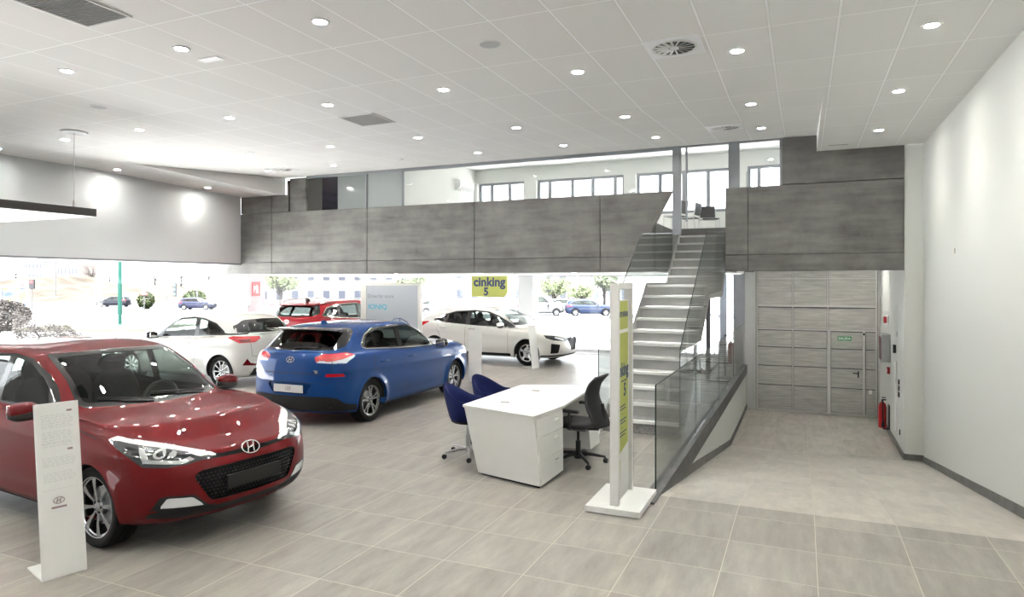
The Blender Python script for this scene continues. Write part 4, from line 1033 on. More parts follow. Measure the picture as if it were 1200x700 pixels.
def wheel(parent, x, y, z, Rt, w, side, style, steer=0.):
    """wheel with its outer face towards side*y"""
    rr = Rt*style.get('rim', .70)
    s = side
    wl = bpy.data.objects.new('wheel', None); C.objects.link(wl); wl.parent = parent; wl.location = (x, y, z); wl.rotation_euler.z = steer; wl.empty_display_size = .1
    hw = w/2
    MB().lathe([(rr*.985, -hw*.80*s), (rr+.012, -hw*.92*s), (Rt*.90, -hw*s), (Rt*.965, -hw*.93*s), (Rt, -hw*.72*s), (Rt, -hw*.30*s), (Rt-.006, -hw*.28*s), (Rt-.006, -hw*.22*s), (Rt, -hw*.2*s), (Rt, hw*.2*s), (Rt-.006, hw*.22*s), (Rt-.006, hw*.28*s), (Rt, hw*.30*s), (Rt, hw*.72*s), (Rt*.965, hw*.93*s), (Rt*.90, hw*s), (rr+.03, hw*.97*s), (rr+.012, hw*.92*s), (rr*.985, hw*.80*s)], axis='y', n=56, closed=True).build('tyre', RUBBER, wl, smooth=30)
    RIM = style['mat']; DKR = mat('rim_dark', (.03, .03, .032), .4, .5)
    mb = MB().lathe([(rr*.99, hw*.86*s), (rr*.955, hw*.84*s), (rr*.94, hw*.70*s), (rr*.90, hw*.66*s), (rr*.90, -hw*.8*s), (rr, -hw*.86*s), (rr*.99, hw*.6*s)], axis='y', n=48, closed=True)
    n = style['n']; ro = rr*.93; ri = rr*.16
    yo, yi = hw*.74*s, hw*.60*s
    for k in range(n):
        for dk in style.get('split', (0,)):
            a = 2*PI*k/n+style.get('ph', 0)
            def P(r_, off, yy):
                aa = a+off; return (math.cos(aa)*r_, yy, math.sin(aa)*r_)
            w0, w1 = style['w0'], style['w1']; d0, d1 = dk*style.get('d0', 0), dk
            vs = [P(ri, (d0-w0), yi), P(ri, (d0+w0), yi), P(rr*.55, d0*.5+d1*.5+(w0*.35+w1*.65)*.8, (yi+yo)/2+.006*s), P(ro, d1+w1, yo), P(ro, d1-w1, yo), P(rr*.55, d0*.5+d1*.5-(w0*.35+w1*.65)*.8, (yi+yo)/2+.006*s)]
            bs = [(v[0], v[1]-.028*s, v[2]) for v in vs]
            fs = [(0, 1, 2, 5), (5, 2, 3, 4), (6, 11, 8, 7), (11, 10, 9, 8), (0, 6, 7, 1), (1, 7, 8, 2), (2, 8, 9, 3), (3, 9, 10, 4), (4, 10, 11, 5), (5, 11, 6, 0)]
            mb.add(vs+bs, fs)
    mb.lathe([(0, yi+.006*s), (rr*.2, yi+.002*s), (rr*.24, yi-.01*s), (rr*.24, yi-.05*s), (0, yi-.05*s)], axis='y', n=24)
    mb.build('rim', RIM, wl, smooth=35, bevel=.0)
    MB().lathe([(0, yi+.012*s), (rr*.11, yi+.010*s), (rr*.13, yi+.006*s), (rr*.13, yi+.001*s), (0, yi+.001*s)], axis='y', n=20).build('hub_cap', mat('hub_grey', (.25, .25, .26), .3, .8), wl, smooth=40)
    mb = MB()
    for k in range(5):
        a = 2*PI*k/5; mb.lathe([(0, .005*s), (.011, .005*s), (.011, -.01*s), (0, -.01*s)], c=(math.cos(a)*rr*.19, yi+.001*s, math.sin(a)*rr*.19), axis='y', n=8)
    mb.build('wheel_nuts', DKR, wl)
    MB().lathe([(0, 0), (rr*.62, 0), (rr*.62, .012*s), (rr*.3, .014*s), (rr*.28, .05*s), (0, .05*s)], c=(0, yo*.1, 0), axis='y', n=32).build('brake_disc', STEEL, wl, smooth=30)
    MB().lathe([(rr*.80, -hw*.7*s), (rr*.9, -hw*.7*s), (rr*.9, -hw*.66*s), (0, -hw*.66*s), (0, -hw*.7*s)], axis='y', n=24).build('wheel_well_back', BLACKM, wl)
    return wl

SEATM = mat('seat_fabric', (.016, .016, .018), .9, spec=.2); DASH = mat('dashboard_plastic', (.010, .010, .011), .8, spec=.2)
def car(sp):
    """sp: dictionary with all the measures of one car; its origin is on the ground midway between the axles, x forwards, y left"""
    root = thing('car', sp['label'], 'car', sp['loc'], sp['rz'], sp.get('group'))
    root.scale = (sp.get('scale', 1.),)*3
    PM = sp['paint']; S = Shell(sp['levels'], sp['ds'], sp.get('disp')); wb = sp['wb']/2; Rt = sp['tyre']; Ra = sp.get('arch', Rt+.035)
    det = sp.get('detail', 2)
    W = sp['W']
    axles = [(wb+sp.get('sh', 0), 1), (wb+sp.get('sh', 0), -1), (-wb+sp.get('sh', 0), 1), (-wb+sp.get('sh', 0), -1)]
    for ax, sd in axles:
        circ = [(-ax+Ra*math.cos(t), Rt+.0+Ra*math.sin(t)) for t in np.linspace(0, 2*PI, 40, endpoint=False)]
        S.cut('arch', circ, 90, sd, thr=.1)
    objs = {}
    for rg in sp['regions']:
        nm, P = rg[0], rg[1]; o = dict(rg[2]) if len(rg) > 2 else {}
        ang = o.get('ang', 90); sides = o.get('sides', (1, -1))
        if ang in (0, 180):
            if o.get('center', True): 
                sg = -1 if ang == 180 else 1
                P2 = [(u, z) for u, z in P]+[(-u, z) for u, z in P[::-1] if abs(u) > 1e-6]
                k = S.cut(nm, P2, ang, 1, o.get('thr', .15), r=o.get('r', 0)); objs[k] = (nm, o, 1)
                continue
        for sd in sides:
            PP = [(-u, z) for u, z in P] if ang == 90 else P        # for side views the polygon is written as (x, z)
            k = S.cut(nm, PP, ang, sd, o.get('thr', .15), r=o.get('r', 0)); objs[k] = (nm, o, sd)
    for k in objs: S.tidy(k)
    S.N = S.normals()
    arch_k = [S.parts[kk] for kk in S.parts if isinstance(kk, str) and kk.startswith('arch|')]
    made = {}
    body = S.mesh('body', 0, PM, root)
    for k, (nm, o, sd) in objs.items():
        m_ = o.get('mat', PM)
        ob = S.mesh(nm, k, m_, root, off=o.get('off', 0))
        if DEBUG and nm == 'windshield':
            import collections
            T_ = S.T[S.lab == k]; c = S.V[T_].mean(1); print('WS', sp['label'][:12], len(T_), c.min(0), c.max(0))
        if ob is not None:
            made.setdefault((nm, sd), ob)
            if 'label' in o: ob['label'] = o['label']
    for k, sd in zip(arch_k, (1, -1, 1, -1)):
        S.mesh('arch_lip', k, sp.get('arch_mat', PM), root, wall_dir=(0, -.05*sd, 0), keep=False)
    # lining: the inside of the shell, without glass
    gl = [k for k, (nm, o, sd) in objs.items() if 'window' in nm and o.get('mat') in (CARGL, CARGL_D) or nm == 'windshield' or o.get('off')]
    T = S.T[~np.isin(S.lab, gl+arch_k)]
    ids, inv = np.unique(T, return_inverse=True)
    me = bpy.data.meshes.new('interior_lining'); me.from_pydata((S.V[ids]-S.N[ids]*.012).tolist(), [], inv.reshape(-1, 3)[:, ::-1].tolist()); me.materials.append(DASH)
    me.polygons.foreach_set('use_smooth', [True]*len(me.polygons))
    ob = bpy.data.objects.new('interior_lining', me); C.objects.link(ob); ob.parent = root
    L3 = sp['levels'][3]; xf, xr = L3['xf'], L3['xr']
    MB().prism([(xr+.25, .22), (xf-.30, .22), (xf-.2, .30), (xf-.3, .40), (xr+.2, .40), (xr+.1, .30)], 'y', -W+.24, W-.24).prism([(-wb+Ra+.06, .20), (wb-Ra-.06, .20), (wb-Ra-.06, .33), (-wb+Ra+.06, .33)], 'y', -W+.06, W-.06).build('underbody', BLACKM, root)
    for ax, sd in axles:
        mb = MB(); n = 20; y0, y1 = sd*(W-.035), sd*(W-.30)
        pr = [(ax+(Ra+.01)*math.cos(t), Rt+(Ra+.01)*math.sin(t)) for t in np.linspace(-.25, PI+.25, n)]
        for (a, b), (c_, d) in zip(pr[:-1], pr[1:]): mb.add([(a, y0, b), (c_, y0, d), (c_, y1, d), (a, y1, b)], [(0, 1, 2, 3)])
        mb.add([(a, y1, b) for a, b in pr], [tuple(range(n))])
        mb.build('wheel_liner', BLACKM, root)
        wheel(root, ax, sd*(W-sp.get('tw', .205)/2-.025), Rt, Rt, sp.get('tw', .205), sd, sp['rimstyle'], sp.get('steer', 0) if ax > 0 else 0)
    # lines on the surface
    if sp.get('gaps'):
        for nm, m_, w, lst in sp['gaps']:
            mb = MB()
            for P, ang, sides in lst:
                for sd in sides:
                    PP = [(-u, z) for u, z in P] if ang == 90 else P
                    S.ribbon(mb, PP, w, ang, sd)
            if mb.f: mb.build(nm, m_, root, smooth=60)
    if det >= 1:
        # interior
        cx, cz = sp['cowl']
        MB().prism([(cx-.02, cz-.06), (cx-.30, cz-.03), (cx-.52, cz-.08), (cx-.56, cz-.22), (cx-.45, cz-.5), (cx, .4)], 'y', -W+.18, W-.18).build('dashboard', DASH, root, bevel=.02)
        MB().tube([(cx-.68+.06*math.sin(t)*.4, .36+.185*math.cos(t), cz-.10+.18*math.sin(t)) for t in np.linspace(0, 2*PI, 28, endpoint=False)], .014, 8, closed=True).box(cx-.69, cx-.62, .18, .54, cz-.12, cz-.08).tube([(cx-.66, .36, cz-.1), (cx-.5, .36, cz-.16)], .03).build('steering_wheel', BLACKP, root, smooth=50)
        sxs = sp.get('seats', (cx-1.15, cx-1.95))
        for i, sx_ in enumerate(sxs):
            for sd in ((1, -1) if i == 0 else (.95, 0, -.95)):
                y = sd*.36; zt_ = .62 if i == 0 else .58; wd = .24 if i == 0 else .2
                se = MB().ell((sx_+.02, y, zt_-.12), (.27, wd, .09), 14, 8, pw=.7).ell((sx_-.27, y, zt_+.20), (.09, wd, .33), 14, 10, pw=.75, M=Matrix.Rotation(-.22, 3, 'Y')).build('seat', SEATM, root, smooth=60)
                MB().ell((sx_-.37, y, zt_+.575), (.055, .14 if i == 0 else .12, .10), 12, 8, pw=.8).tube([(sx_-.36, y-.05, zt_+.40), (sx_-.365, y-.05, zt_+.52)], .008, 6).tube([(sx_-.36, y+.05, zt_+.40), (sx_-.365, y+.05, zt_+.52)], .008, 6).build('headrest', SEATM, se, smooth=60)
    # mirrors
    if 'mirror' in sp:
        mx_, my, mz = sp['mirror']; mm = sp.get('mirror_mat', PM)
        for sd in (1, -1):
            a = MB().ell((mx_, sd*(my+.10), mz), (.075, .115, .075), 18, 12, pw=.85).build('mirror', mm, root, smooth=60)
            MB().box(mx_-.079, mx_-.068, sd*(my+.10)-.085, sd*(my+.10)+.085, mz-.05, mz+.05).build('mirror_glass', CHROME, a, bevel=.003)
            MB().prism([(mx_-.05, mz-.078), (mx_+.07, mz-.05), (mx_+.05, mz-.035), (mx_-.05, mz-.05)], 'y', sd*(my-.03), sd*(my+.16)).ell((mx_, sd*(my+.095), mz-.02), (.077, .118, .062), 16, 8, pw=.85).build('mirror_base', BLACKP, a, bevel=.006)
    return root, S, made

# rim designs
MACH = mat('machined_alloy', (.62, .62, .63), .22, 1.0); DARKA = mat('dark_alloy', (.30, .30, .31), .3, .9)
RIM_A = dict(n=8, w0=.19, w1=.115, mat=MACH, rim=.765, ph=.15)
RIM_B = dict(n=5, split=(-.20, .20), d0=.6, w0=.26, w1=.075, mat=MACH, rim=.72, ph=.3)
RIM_C = dict(n=10, w0=.12, w1=.07, mat=MACH, rim=.72, ph=0)
RIM_D = dict(n=5, w0=.40, w1=.17, mat=MACH, rim=.68, ph=.25)
RIM_S = dict(n=6, w0=.3, w1=.2, mat=MACH, rim=.66)
GAPM = mat('panel_gap', (.006, .006, .007), .7)
BLKG = mat('gloss_black', (.006, .006, .007), .12, coat=.6)
LAMPD = mat('lamp_housing', (.05, .055, .06), .15, .4, coat=1)
LAMPS = mat('lamp_silver', (.78, .80, .82), .12, .85, coat=1)
LAMPW = mat('lamp_white', (.85, .87, .88), .15, .2, coat=1)
LAMPR = mat('lamp_red', (.42, .006, .012), .10, 0, coat=1)
LAMPRD = mat('lamp_dark_red', (.12, .004, .008), .12, 0, coat=1)
MESHG = mat('grille_black', (.006, .006, .007), .6, spec=.15)
BUMPB = mat('bumper_black', (.012, .012, .013), .6, spec=.2)
PLATE = mat('plate_white', (.62, .62, .62), .4)
TRIMS = mat('satin_trim', (.55, .52, .45), .25, 1)

def hatch_levels(xf, xr, W, H, nose, belt, cowl, roof, tail, lo=.20):
    """nose: hood edge height; belt: [(x,z)..] side window base; cowl: (x,z); roof: (header x, header z, peak x, rear x, rear z); tail: (window base x, z)"""
    cx, cz = cowl; hx, hz, px_, rx, rz = roof; tx, tz = tail
    b = sorted(belt)
    bz = lambda d: [(x, z+d) for x, z in b]
    hood = lambda d0, d1, d2: [(xf-.05, nose+d0), (xf-.30, nose+.07+d0), (cx+.45, cz-.075+d1), (cx+.15, cz-.05+d2)]
    return [
        dict(z=lo, w=W-.07, xf=xf-.16, xr=xr+.12, fc=.62),
        dict(z=lo+.05, w=W-.032, xf=xf-.055, xr=xr+.045, fc=.60),
        dict(z=lo+.18, w=W-.006, xf=xf, xr=xr+.01, fc=.58),
        dict(z=lo+.36, w=W, xf=xf-.005, xr=xr, fc=.58),
        dict(z=[(xf, nose-.10), (xf-.7, nose+.0), (0, .74), (xr, .80)], w=W-.004, xf=xf-.035, xr=xr+.015, fc=.58),
        dict(z=[(xf, nose-.04), (xf-.7, nose+.08), (0, b[len(b)//2][1]-.10), (xr, tz-.10)], w=W-.022, xf=xf-.075, xr=xr+.04, fc=.58),
        dict(z=[(xr, b[0][1]-.03)]+[(x, z-.03) for x, z in b[1:-1]]+[(cx, cz-.085), (xf-.65, nose+.115), (xf-.15, nose+.0)], w=W-.05, xf=xf-.14, xr=xr+.07, fc=.60),
        dict(z=[(xr, b[0][1]-.01)]+[(x, z-.012) for x, z in b[1:-1]]+[(cx, cz-.055), (xf-.65, nose+.145), (xf-.30, nose+.045)], w=W-.085, xf=xf-.26, xr=xr+.085, fc=.62),
        dict(z=[(xr, b[0][1]-.00)]+[(x, z-.004) for x, z in b[1:-1]]+[(cx, cz-.03), ((xf+cx)/2, nose+.17)], w=W-.092, xf=(xf+cx)/2+.1, xr=xr+.09, fc=.55, crown=.012),
        dict(z=[(xr, tz)]+b[1:-1]+[(cx-.35, cz-.03), (cx, cz)], w=W-.098, xf=cx, xr=tx, fc=.42, nf=2.6),
        dict(z=cz+.58*(hz-cz), w=W-.175, xf=cx+.56*(hx-cx), xr=tx+.50*(rx-tx)-.01, fc=.38, nf=2.8, taper=((2, .97), (0, 1), (-1.2, .98), (-2, .92))),
        dict(z=[(hx, hz-.02), (px_, H-.06), (px_-.8, H-.072), (rx, rz-.03)], w=W-.262, xf=hx, xr=rx, fc=.30, nf=3, rc=.35, taper=((2, .95), (0, 1), (-1.2, .97), (-2, .90))),
        dict(z=[(hx, hz), (px_, H-.025), (px_-.8, H-.038), (rx, rz-.005)], w=W-.36, xf=hx-.07, xr=rx+.06, fc=.25, nf=3, rc=.3),
        dict(z=[(hx-.1, hz+.015), (px_, H), (px_-.8, H-.012), (rx, rz+.012)], w=.0, xf=hx-.12, xr=rx+.12, fc=.2, rc=.3),
    ]
def side_disp(wb, Rt, zc0, zc1, sh=0, depth=.014):
    def f(V, Nn):
        x, y, z = V[:, 0], np.abs(V[:, 1]), V[:, 2]; d = np.zeros(len(V)); lat = np.clip((np.abs(Nn[:, 1])-.5)/.3, 0, 1)
        for ax in (wb/2+sh, -wb/2+sh):
            r_ = np.hypot(x-ax, z-Rt); d += .020*np.exp(-((r_-Rt-.03)/.07)**2)*lat*(z > .15)
        zc = zc0+(zc1-zc0)*(x+1.6)/3.2      # crease height, rear to front
        q = (z-zc)/.055
        d += lat*depth*np.where(q > 0, np.exp(-q*.6), np.exp(q*1.6))*.6-lat*depth*.9*np.exp(-((z-zc+.12)/.08)**2)*.5
        d -= lat*.010*np.exp(-((z-.34)/.06)**2)*(np.abs(x) < wb/2-.4)
        return d
    return f

GL = dict(mat=CARGL); GLD = dict(mat=CARGL_D); SUR = dict(mat=BLKG)
# ======================================================= red hatchback in front
lv = hatch_levels(2.09, -1.93, .867, 1.474, .745, [(-1.93, 1.03), (-1.3, 1.005), (-.4, .965), (.4, .945), (.9, .94)], (.95, .985), (.16, 1.395, -.45, -1.62, 1.40), (-1.84, 1.04))
hl = [(-.445, .852), (-.51, .873), (-.75, .825), (-.943, .780), (-1.138, .735), (-1.225, .700), (-1.194, .684), (-1.03, .662), (-.89, .655), (-.73, .672), (-.63, .745)]
SPEC_RED = dict(label='dark red hatchback in the foreground, its front towards the viewer', loc=(-6.376, 4.52, 0), rz=R(-6), scale=1.03, paint=paint('deep_red_paint', (.115, .002, .004), .25, .3, .75),
    levels=lv, ds=.018, disp=side_disp(2.57, .31, .80, .74), wb=2.57, tyre=.31, arch=.345, W=.867, rimstyle=RIM_A, cowl=(.95, .985), mirror=(.50, .86, 1.00),
    regions=[
        ('window_surround', [(.63, .955), (.54, 1.06), (.42, 1.165), (.28, 1.245), (-.04, 1.365), (-.35, 1.395), (-1.0, 1.375), (-1.35, 1.28), (-1.62, 1.08), (-1.5, 1.035), (-.8, .995), (0, .962)], SUR),
        ('side_window', [(.46, .985), (.385, 1.13), (.26, 1.215), (-.04, 1.33), (-.33, 1.365), (-.35, .992)], dict(mat=CARGL, r=.03)),
        ('side_window', [(-.45, 1.0), (-.43, 1.368), (-.88, 1.352), (-1.05, 1.31), (-1.13, 1.04)], dict(mat=CARGL, r=.03)),
        ('side_window', [(-1.20, 1.05), (-1.13, 1.28), (-1.30, 1.23), (-1.5, 1.08)], dict(mat=CARGL_D, r=.02)),
        ('windshield_frame', [(0, .985), (.615, .995), (.64, 1.015), (.56, 1.375), (.54, 1.40), (0, 1.41)], dict(mat=BLKG, ang=0)),
        ('windshield', [(0, 1.015), (.57, 1.025), (.595, 1.045), (.525, 1.355), (.50, 1.372), (0, 1.382)], dict(mat=CARGL, ang=0)),
        ('rear_window', [(0, 1.07), (.60, 1.08), (.50, 1.33), (0, 1.36)], dict(mat=CARGL_D, ang=180)),
        ('hood_slot', [(0, .662), (.42, .676), (.42, .703), (0, .695)], dict(mat=MESHG, ang=0)),
        ('grille', [(0, .355), (.34, .358), (.38, .37), (.49, .55), (.48, .585), (.43, .605), (0, .612)], dict(mat=MESHG, ang=0, off=-.03, r=.02)),
        ('lower_intake', [(0, .262), (.60, .262), (.75, .29), (.74, .33), (.60, .335), (.50, .315), (0, .312)], dict(mat=BUMPB, ang=0)),
        ('headlight', hl, dict(mat=LAMPD, ang=45)),
        ('headlight_strip', [(-.455, .853), (-.51, .871), (-.75, .823), (-.943, .778), (-1.138, .733), (-1.215, .702), (-1.193, .692), (-1.098, .706), (-1.018, .745), (-.8, .792), (-.538, .845)], dict(mat=LAMPW, ang=45)),
        ('headlight_frame', [(-.687, .800), (-.735, .700), (-.997, .670), (-1.076, .690), (-1.04, .715), (-.977, .697), (-.775, .722), (-.73, .79)], dict(mat=LAMPS, ang=45)),
        ('headlight_lens', [(-.838+.042*math.cos(t), .752+.032*math.sin(t)) for t in np.linspace(0, 2*PI, 16, endpoint=False)], dict(mat=LAMPS, ang=45)),
        ('headlight_lens', [(-.925+.026*math.cos(t), .742+.02*math.sin(t)) for t in np.linspace(0, 2*PI, 12, endpoint=False)], dict(mat=LAMPS, ang=45)),
        ('headlight_pupil', [(-.838+.024*math.cos(t), .752+.019*math.sin(t)) for t in np.linspace(0, 2*PI, 12, endpoint=False)], dict(mat=LAMPD, ang=45)),
        ('fog_light_recess', [(-.79, .35), (-.855, .442), (-.909, .449), (-1.086, .431), (-1.17, .335), (-1.30, .30), (-1.30, .258), (-.97, .30)], dict(mat=BUMPB, ang=45)),
        ('fog_light', [(-.849, .364), (-.904, .432), (-1.07, .416), (-1.15, .338)], dict(mat=LAMPW, ang=45)),
        ('tail_light', [(.42, .82), (.86, .84), (.90, .98), (.55, .95)], dict(mat=LAMPR, ang=130)),
    ],
    gaps=[('panel_gap', GAPM, .006, [
        ([(.62, .24), (.66, .45), (.64, .80), (.70, .93)], 90, (1, -1)), ([(-.42, .24), (-.44, .6), (-.42, .98)], 90, (1, -1)),
        ([(-1.30, .74), (-1.18, .86), (-1.18, 1.02)], 90, (1, -1)), ([(.62, .245), (-.95, .245)], 90, (1, -1)),
        ([(1.34, .845), (1.20, .865), (.80, .918), (.70, .93)], 90, (1, -1))])])
red, S_red, mr = car(SPEC_RED)
def car_extras_red():
    S = S_red
    # badge on the nose
    p, n = S.hit(0, .692, 0)
    logo(red, tuple(p+n*.004), .165, CHROME, (0, 1, 0), tuple(Vector((0, 1, 0)).cross(-n)) if n.x < 0 else tuple(n.cross(Vector((0, 1, 0)))), 'badge')
    # grille bars and plate holder
    mb = MB(); rnd = 0
    for iz in range(8):
        z = .375+iz*.028
        for iy in range(-17, 18):
            y = iy*.032+(.016 if iz % 2 else 0)
            if abs(y) > .36+(z-.36)*.85: continue
            p, n = S.hit(y, z, 0)
            if p is None: continue
            q = p-n*.018; w_ = .0125
            mb.add([q+Vector((0, -w_, 0)), q+Vector((.004, 0, -w_*.8)), q+Vector((0, w_, 0)), q+Vector((.004, 0, w_*.8)), q+Vector((.012, 0, 0))], [(0, 1, 4), (1, 2, 4), (2, 3, 4), (3, 0, 4)])
    mb.build('grille_mesh', mat('grille_gloss', (.012, .012, .013), .4, spec=.35), red)
    p, n = S.hit(0, .47, 0)
    MB().box(p.x-.01, p.x+.012, -.26, .26, .42, .53).build('plate_holder', mat('plate_holder_black', (.010, .010, .010), .5, spec=.25), red, bevel=.006)
    # chrome side edge of the grille
    g = MB()
    for sd in (1, -1): S.ribbon(g, [(.585*sd, .40), (.60*sd, .50), (.575*sd, .59)], .016, 0, 1, lift=.004)
    # wipers
    for y0, y1, x0 in ((.42, -.12, .99), (-.10, -.60, .99)):
        a, _ = S.hit(y0, 1.0, 0); b, _ = S.hit(y1*.9+.04, 1.045, 0)
        MB().tube([a+Vector((.01, 0, .01)), (a+b)/2+Vector((.02, 0, .018)), b+Vector((.012, 0, .012))], .007, 6).build('wiper', BLACKP, red, smooth=50)
    p, n = S.hit(-.12, 1.33, 0)
    MB().ell((.12, 0, 1.315), (.02, .11, .03), 12, 8).build('rear_view_mirror', BLACKP, red, smooth=60)
    for sd in (1, -1):
        for x in (-.28, -1.12+.05):
            p, n = S.hit(-x, .86, 90, sd)
            if p: MB().tube([p+Vector((-.09, sd*.004, 0)), p+Vector((-.07, sd*.03, .003)), p+Vector((.07, sd*.03, .003)), p+Vector((.09, sd*.004, 0))], .011, 8).build('door_handle', SPEC_RED['paint'], red, smooth=50)
    MB().tube([(-1.25, 0, 1.44), (-1.37, 0, 1.52)], [.008, .005], 6).lathe([(0, 0), (.03, 0), (.02, .02), (0, .025)], c=(-1.25, 0, 1.44), n=12).build('antenna', BLACKP, red, smooth=50)
car_extras_red()
def belt_handle(S, root, m_, xs, z, sides=(1, -1)):
    for sd in sides:
        for x in xs:
            p, n = S.hit(-x, z, 90, sd)
            if p: MB().tube([p+Vector((-.10, sd*.004, 0)), p+Vector((-.075, sd*.032, .003)), p+Vector((.075, sd*.032, .003)), p+Vector((.10, sd*.004, 0))], .012, 8).build('door_handle', m_, root, smooth=50)
def put(S, u, z, ang, side=1):
    p, n = S.hit(u, z, ang, side); return p, n
def badge_at(S, root, z, ang, w, m_=None):
    p, n = S.hit(0, z, ang); y = (0, 1, 0) if ang == 0 else (0, -1, 0)
    up = n.cross(Vector(y)); 
    if up.z < 0: up = -up
    logo(root, tuple(p+n*.004), w, m_ or CHROME, y, tuple(up), 'badge')
# ======================================================= blue hatchback, seen from behind
lvb = hatch_levels(2.23, -2.11, .8975, 1.455, .80, [(-2.1, 1.07), (-1.3, 1.055), (-.4, 1.01), (.45, .965), (.95, .945)], (1.05, 1.0), (.20, 1.385, -.35, -1.72, 1.375), (-2.0, 1.08))
SPEC_BLUE = dict(label='bright blue hatchback in the middle of the showroom, seen from behind', loc=(-6.90, 9.79, 0), rz=R(90.7), scale=1.02, paint=paint('bright_blue_paint', (.003, .042, .175), .25, .3),
    levels=lvb, ds=.02, disp=side_disp(2.65, .315, .80, .72), wb=2.65, tyre=.315, arch=.35, W=.8975, rimstyle=RIM_B, cowl=(1.05, 1.0), mirror=(.62, .89, 1.02), mirror_mat=BLKG,
    regions=[
        ('window_surround', [(.80, .965), (.70, 1.04), (.38, 1.25), (.16, 1.345), (-.35, 1.39), (-1.0, 1.37), (-1.24, 1.29), (-1.42, 1.15), (-1.41, 1.105), (-1.34, 1.082), (-.8, 1.045), (0, .998)], SUR),
        ('side_window', [(.57, 1.005), (.46, 1.13), (.28, 1.25), (.10, 1.32), (-.32, 1.355), (-.34, 1.04)], dict(mat=CARGL, r=.03)),
        ('side_window', [(-.46, 1.05), (-.44, 1.355), (-.90, 1.345), (-1.02, 1.32), (-1.05, 1.085)], dict(mat=CARGL, r=.03)),
        ('side_window', [(-1.11, 1.092), (-1.09, 1.31), (-1.22, 1.26), (-1.345, 1.145), (-1.33, 1.11)], dict(mat=CARGL_D, r=.02)),
        ('windshield_frame', [(0, 1.0), (.62, 1.01), (.645, 1.03), (.52, 1.36), (.50, 1.375), (0, 1.385)], dict(mat=BLKG, ang=0)),
        ('windshield', [(0, 1.03), (.58, 1.045), (.60, 1.06), (.49, 1.335), (.46, 1.345), (0, 1.36)], dict(mat=CARGL, ang=0)),
        ('rear_window_frame', [(0, 1.085), (.60, 1.10), (.69, 1.14), (.68, 1.20), (.625, 1.37), (.57, 1.39), (0, 1.405)], dict(mat=BLKG, ang=180)),
        ('rear_window', [(0, 1.10), (.54, 1.115), (.585, 1.15), (.545, 1.30), (.50, 1.325), (0, 1.34)], dict(mat=CARGL_D, ang=180)),
        ('brake_light', [(0, 1.372), (.22, 1.368), (.22, 1.384), (0, 1.39)], dict(mat=LAMPR, ang=180)),
        ('tail_light', [(1.007, 1.006), (.897, 1.047), (.575, 1.069), (.441, 1.03), (.496, .947), (.599, .915), (.99, .93)], dict(mat=LAMPR, ang=140)),
        ('tail_light_strip', [(.96, .948), (.779, .950), (.60, .985), (.46, 1.028), (.446, 1.008), (.585, .922), (.98, .928)], dict(mat=LAMPW, ang=140)),
        ('rear_reflector', [(.57, .735), (.81, .735), (.80, .778), (.60, .778)], dict(mat=LAMPR, ang=180, center=False)),
        ('crease_shadow', [(0, .765), (.52, .765), (.50, .775), (0, .78)], dict(mat=GAPM, ang=180)),
        ('plate_recess', [(0, .48), (.30, .48), (.40, .60), (.36, .635), (0, .64)], dict(ang=180, off=-.02, r=.02)),
        ('rear_bumper_lower', [(0, .24), (.95, .24), (.93, .30), (.80, .36), (.74, .43), (.60, .455), (0, .45)], dict(mat=BUMPB, ang=180, thr=.05)),
        ('headlight', [(-1.25, .70), (-1.0, .80), (-.55, .88), (-.62, .75), (-.95, .66), (-1.2, .65)], dict(mat=LAMPS, ang=45)),
        ('grille', [(0, .36), (.40, .37), (.52, .62), (.45, .68), (0, .69)], dict(mat=MESHG, ang=0, off=-.02)),
    ],
    gaps=[('panel_gap', GAPM, .006, [
        ([(.70, .24), (.74, .45), (.72, .80), (.76, .95)], 90, (1, -1)), ([(-.41, .24), (-.43, .6), (-.41, 1.0)], 90, (1, -1)),
        ([(-1.02, .30), (-1.16, .70), (-1.28, .82), (-1.22, 1.03)], 90, (1, -1)), ([(.70, .245), (-1.0, .245)], 90, (1, -1)),
        ([(-.66, 1.05), (-.66, .66), (-.62, .64), (.62, .64), (.66, .66), (.66, 1.05)], 180, (1,))]),
      ('window_trim', TRIMS, .016, [([(.60, .985), (0, .999), (-.8, 1.046), (-1.34, 1.083), (-1.41, 1.107), (-1.42, 1.15), (-1.24, 1.288), (-1.0, 1.37)], 90, (1, -1))])])
blue, S_blue, mb_ = car(SPEC_BLUE)
S = S_blue
badge_at(S, blue, .96, 180, .13)
belt_handle(S, blue, SPEC_BLUE['paint'], (-.22, -1.02), .87)
p, n = S.hit(0, .55, 180)
MB().box(p.x-.022, p.x-.010, -.26, .26, .50, .61).build('number_plate', PLATE, blue, bevel=.003)
text('plate_lettering', 'i30', .085, mat('plate_grey_print', (.30, .30, .31), .5), blue, frame_mat((p.x-.0235, 0, .555), (0, -1, 0), (0, 0, 1)), bold=.001)
p, n = S.hit(.44, .80, 180)
text('model_lettering', 'i30', .06, CHROME, blue, frame_mat(tuple(p+n*.003), (0, -1, 0), (0, 0, 1)), bold=.003)
MB().prism([(-1.62, 1.385), (-1.80, 1.385), (-1.93, 1.395), (-1.93, 1.375), (-1.80, 1.345), (-1.62, 1.36)], 'y', -.58, .58).build('spoiler', BLKG, blue, bevel=.012)
MB().prism([(-1.25, 1.435), (-1.31, 1.48), (-1.36, 1.49), (-1.38, 1.48), (-1.40, 1.43)], 'y', -.022, .022).build('antenna', SPEC_BLUE['paint'], blue, bevel=.008)
a, _ = S.hit(-.02, 1.12, 180); b, _ = S.hit(.38, 1.13, 180)
MB().tube([a+Vector((-.02, 0, 0)), (a+b)/2+Vector((-.03, 0, .01)), b+Vector((-.015, 0, 0))], .009, 6).build('wiper', BLACKP, blue)
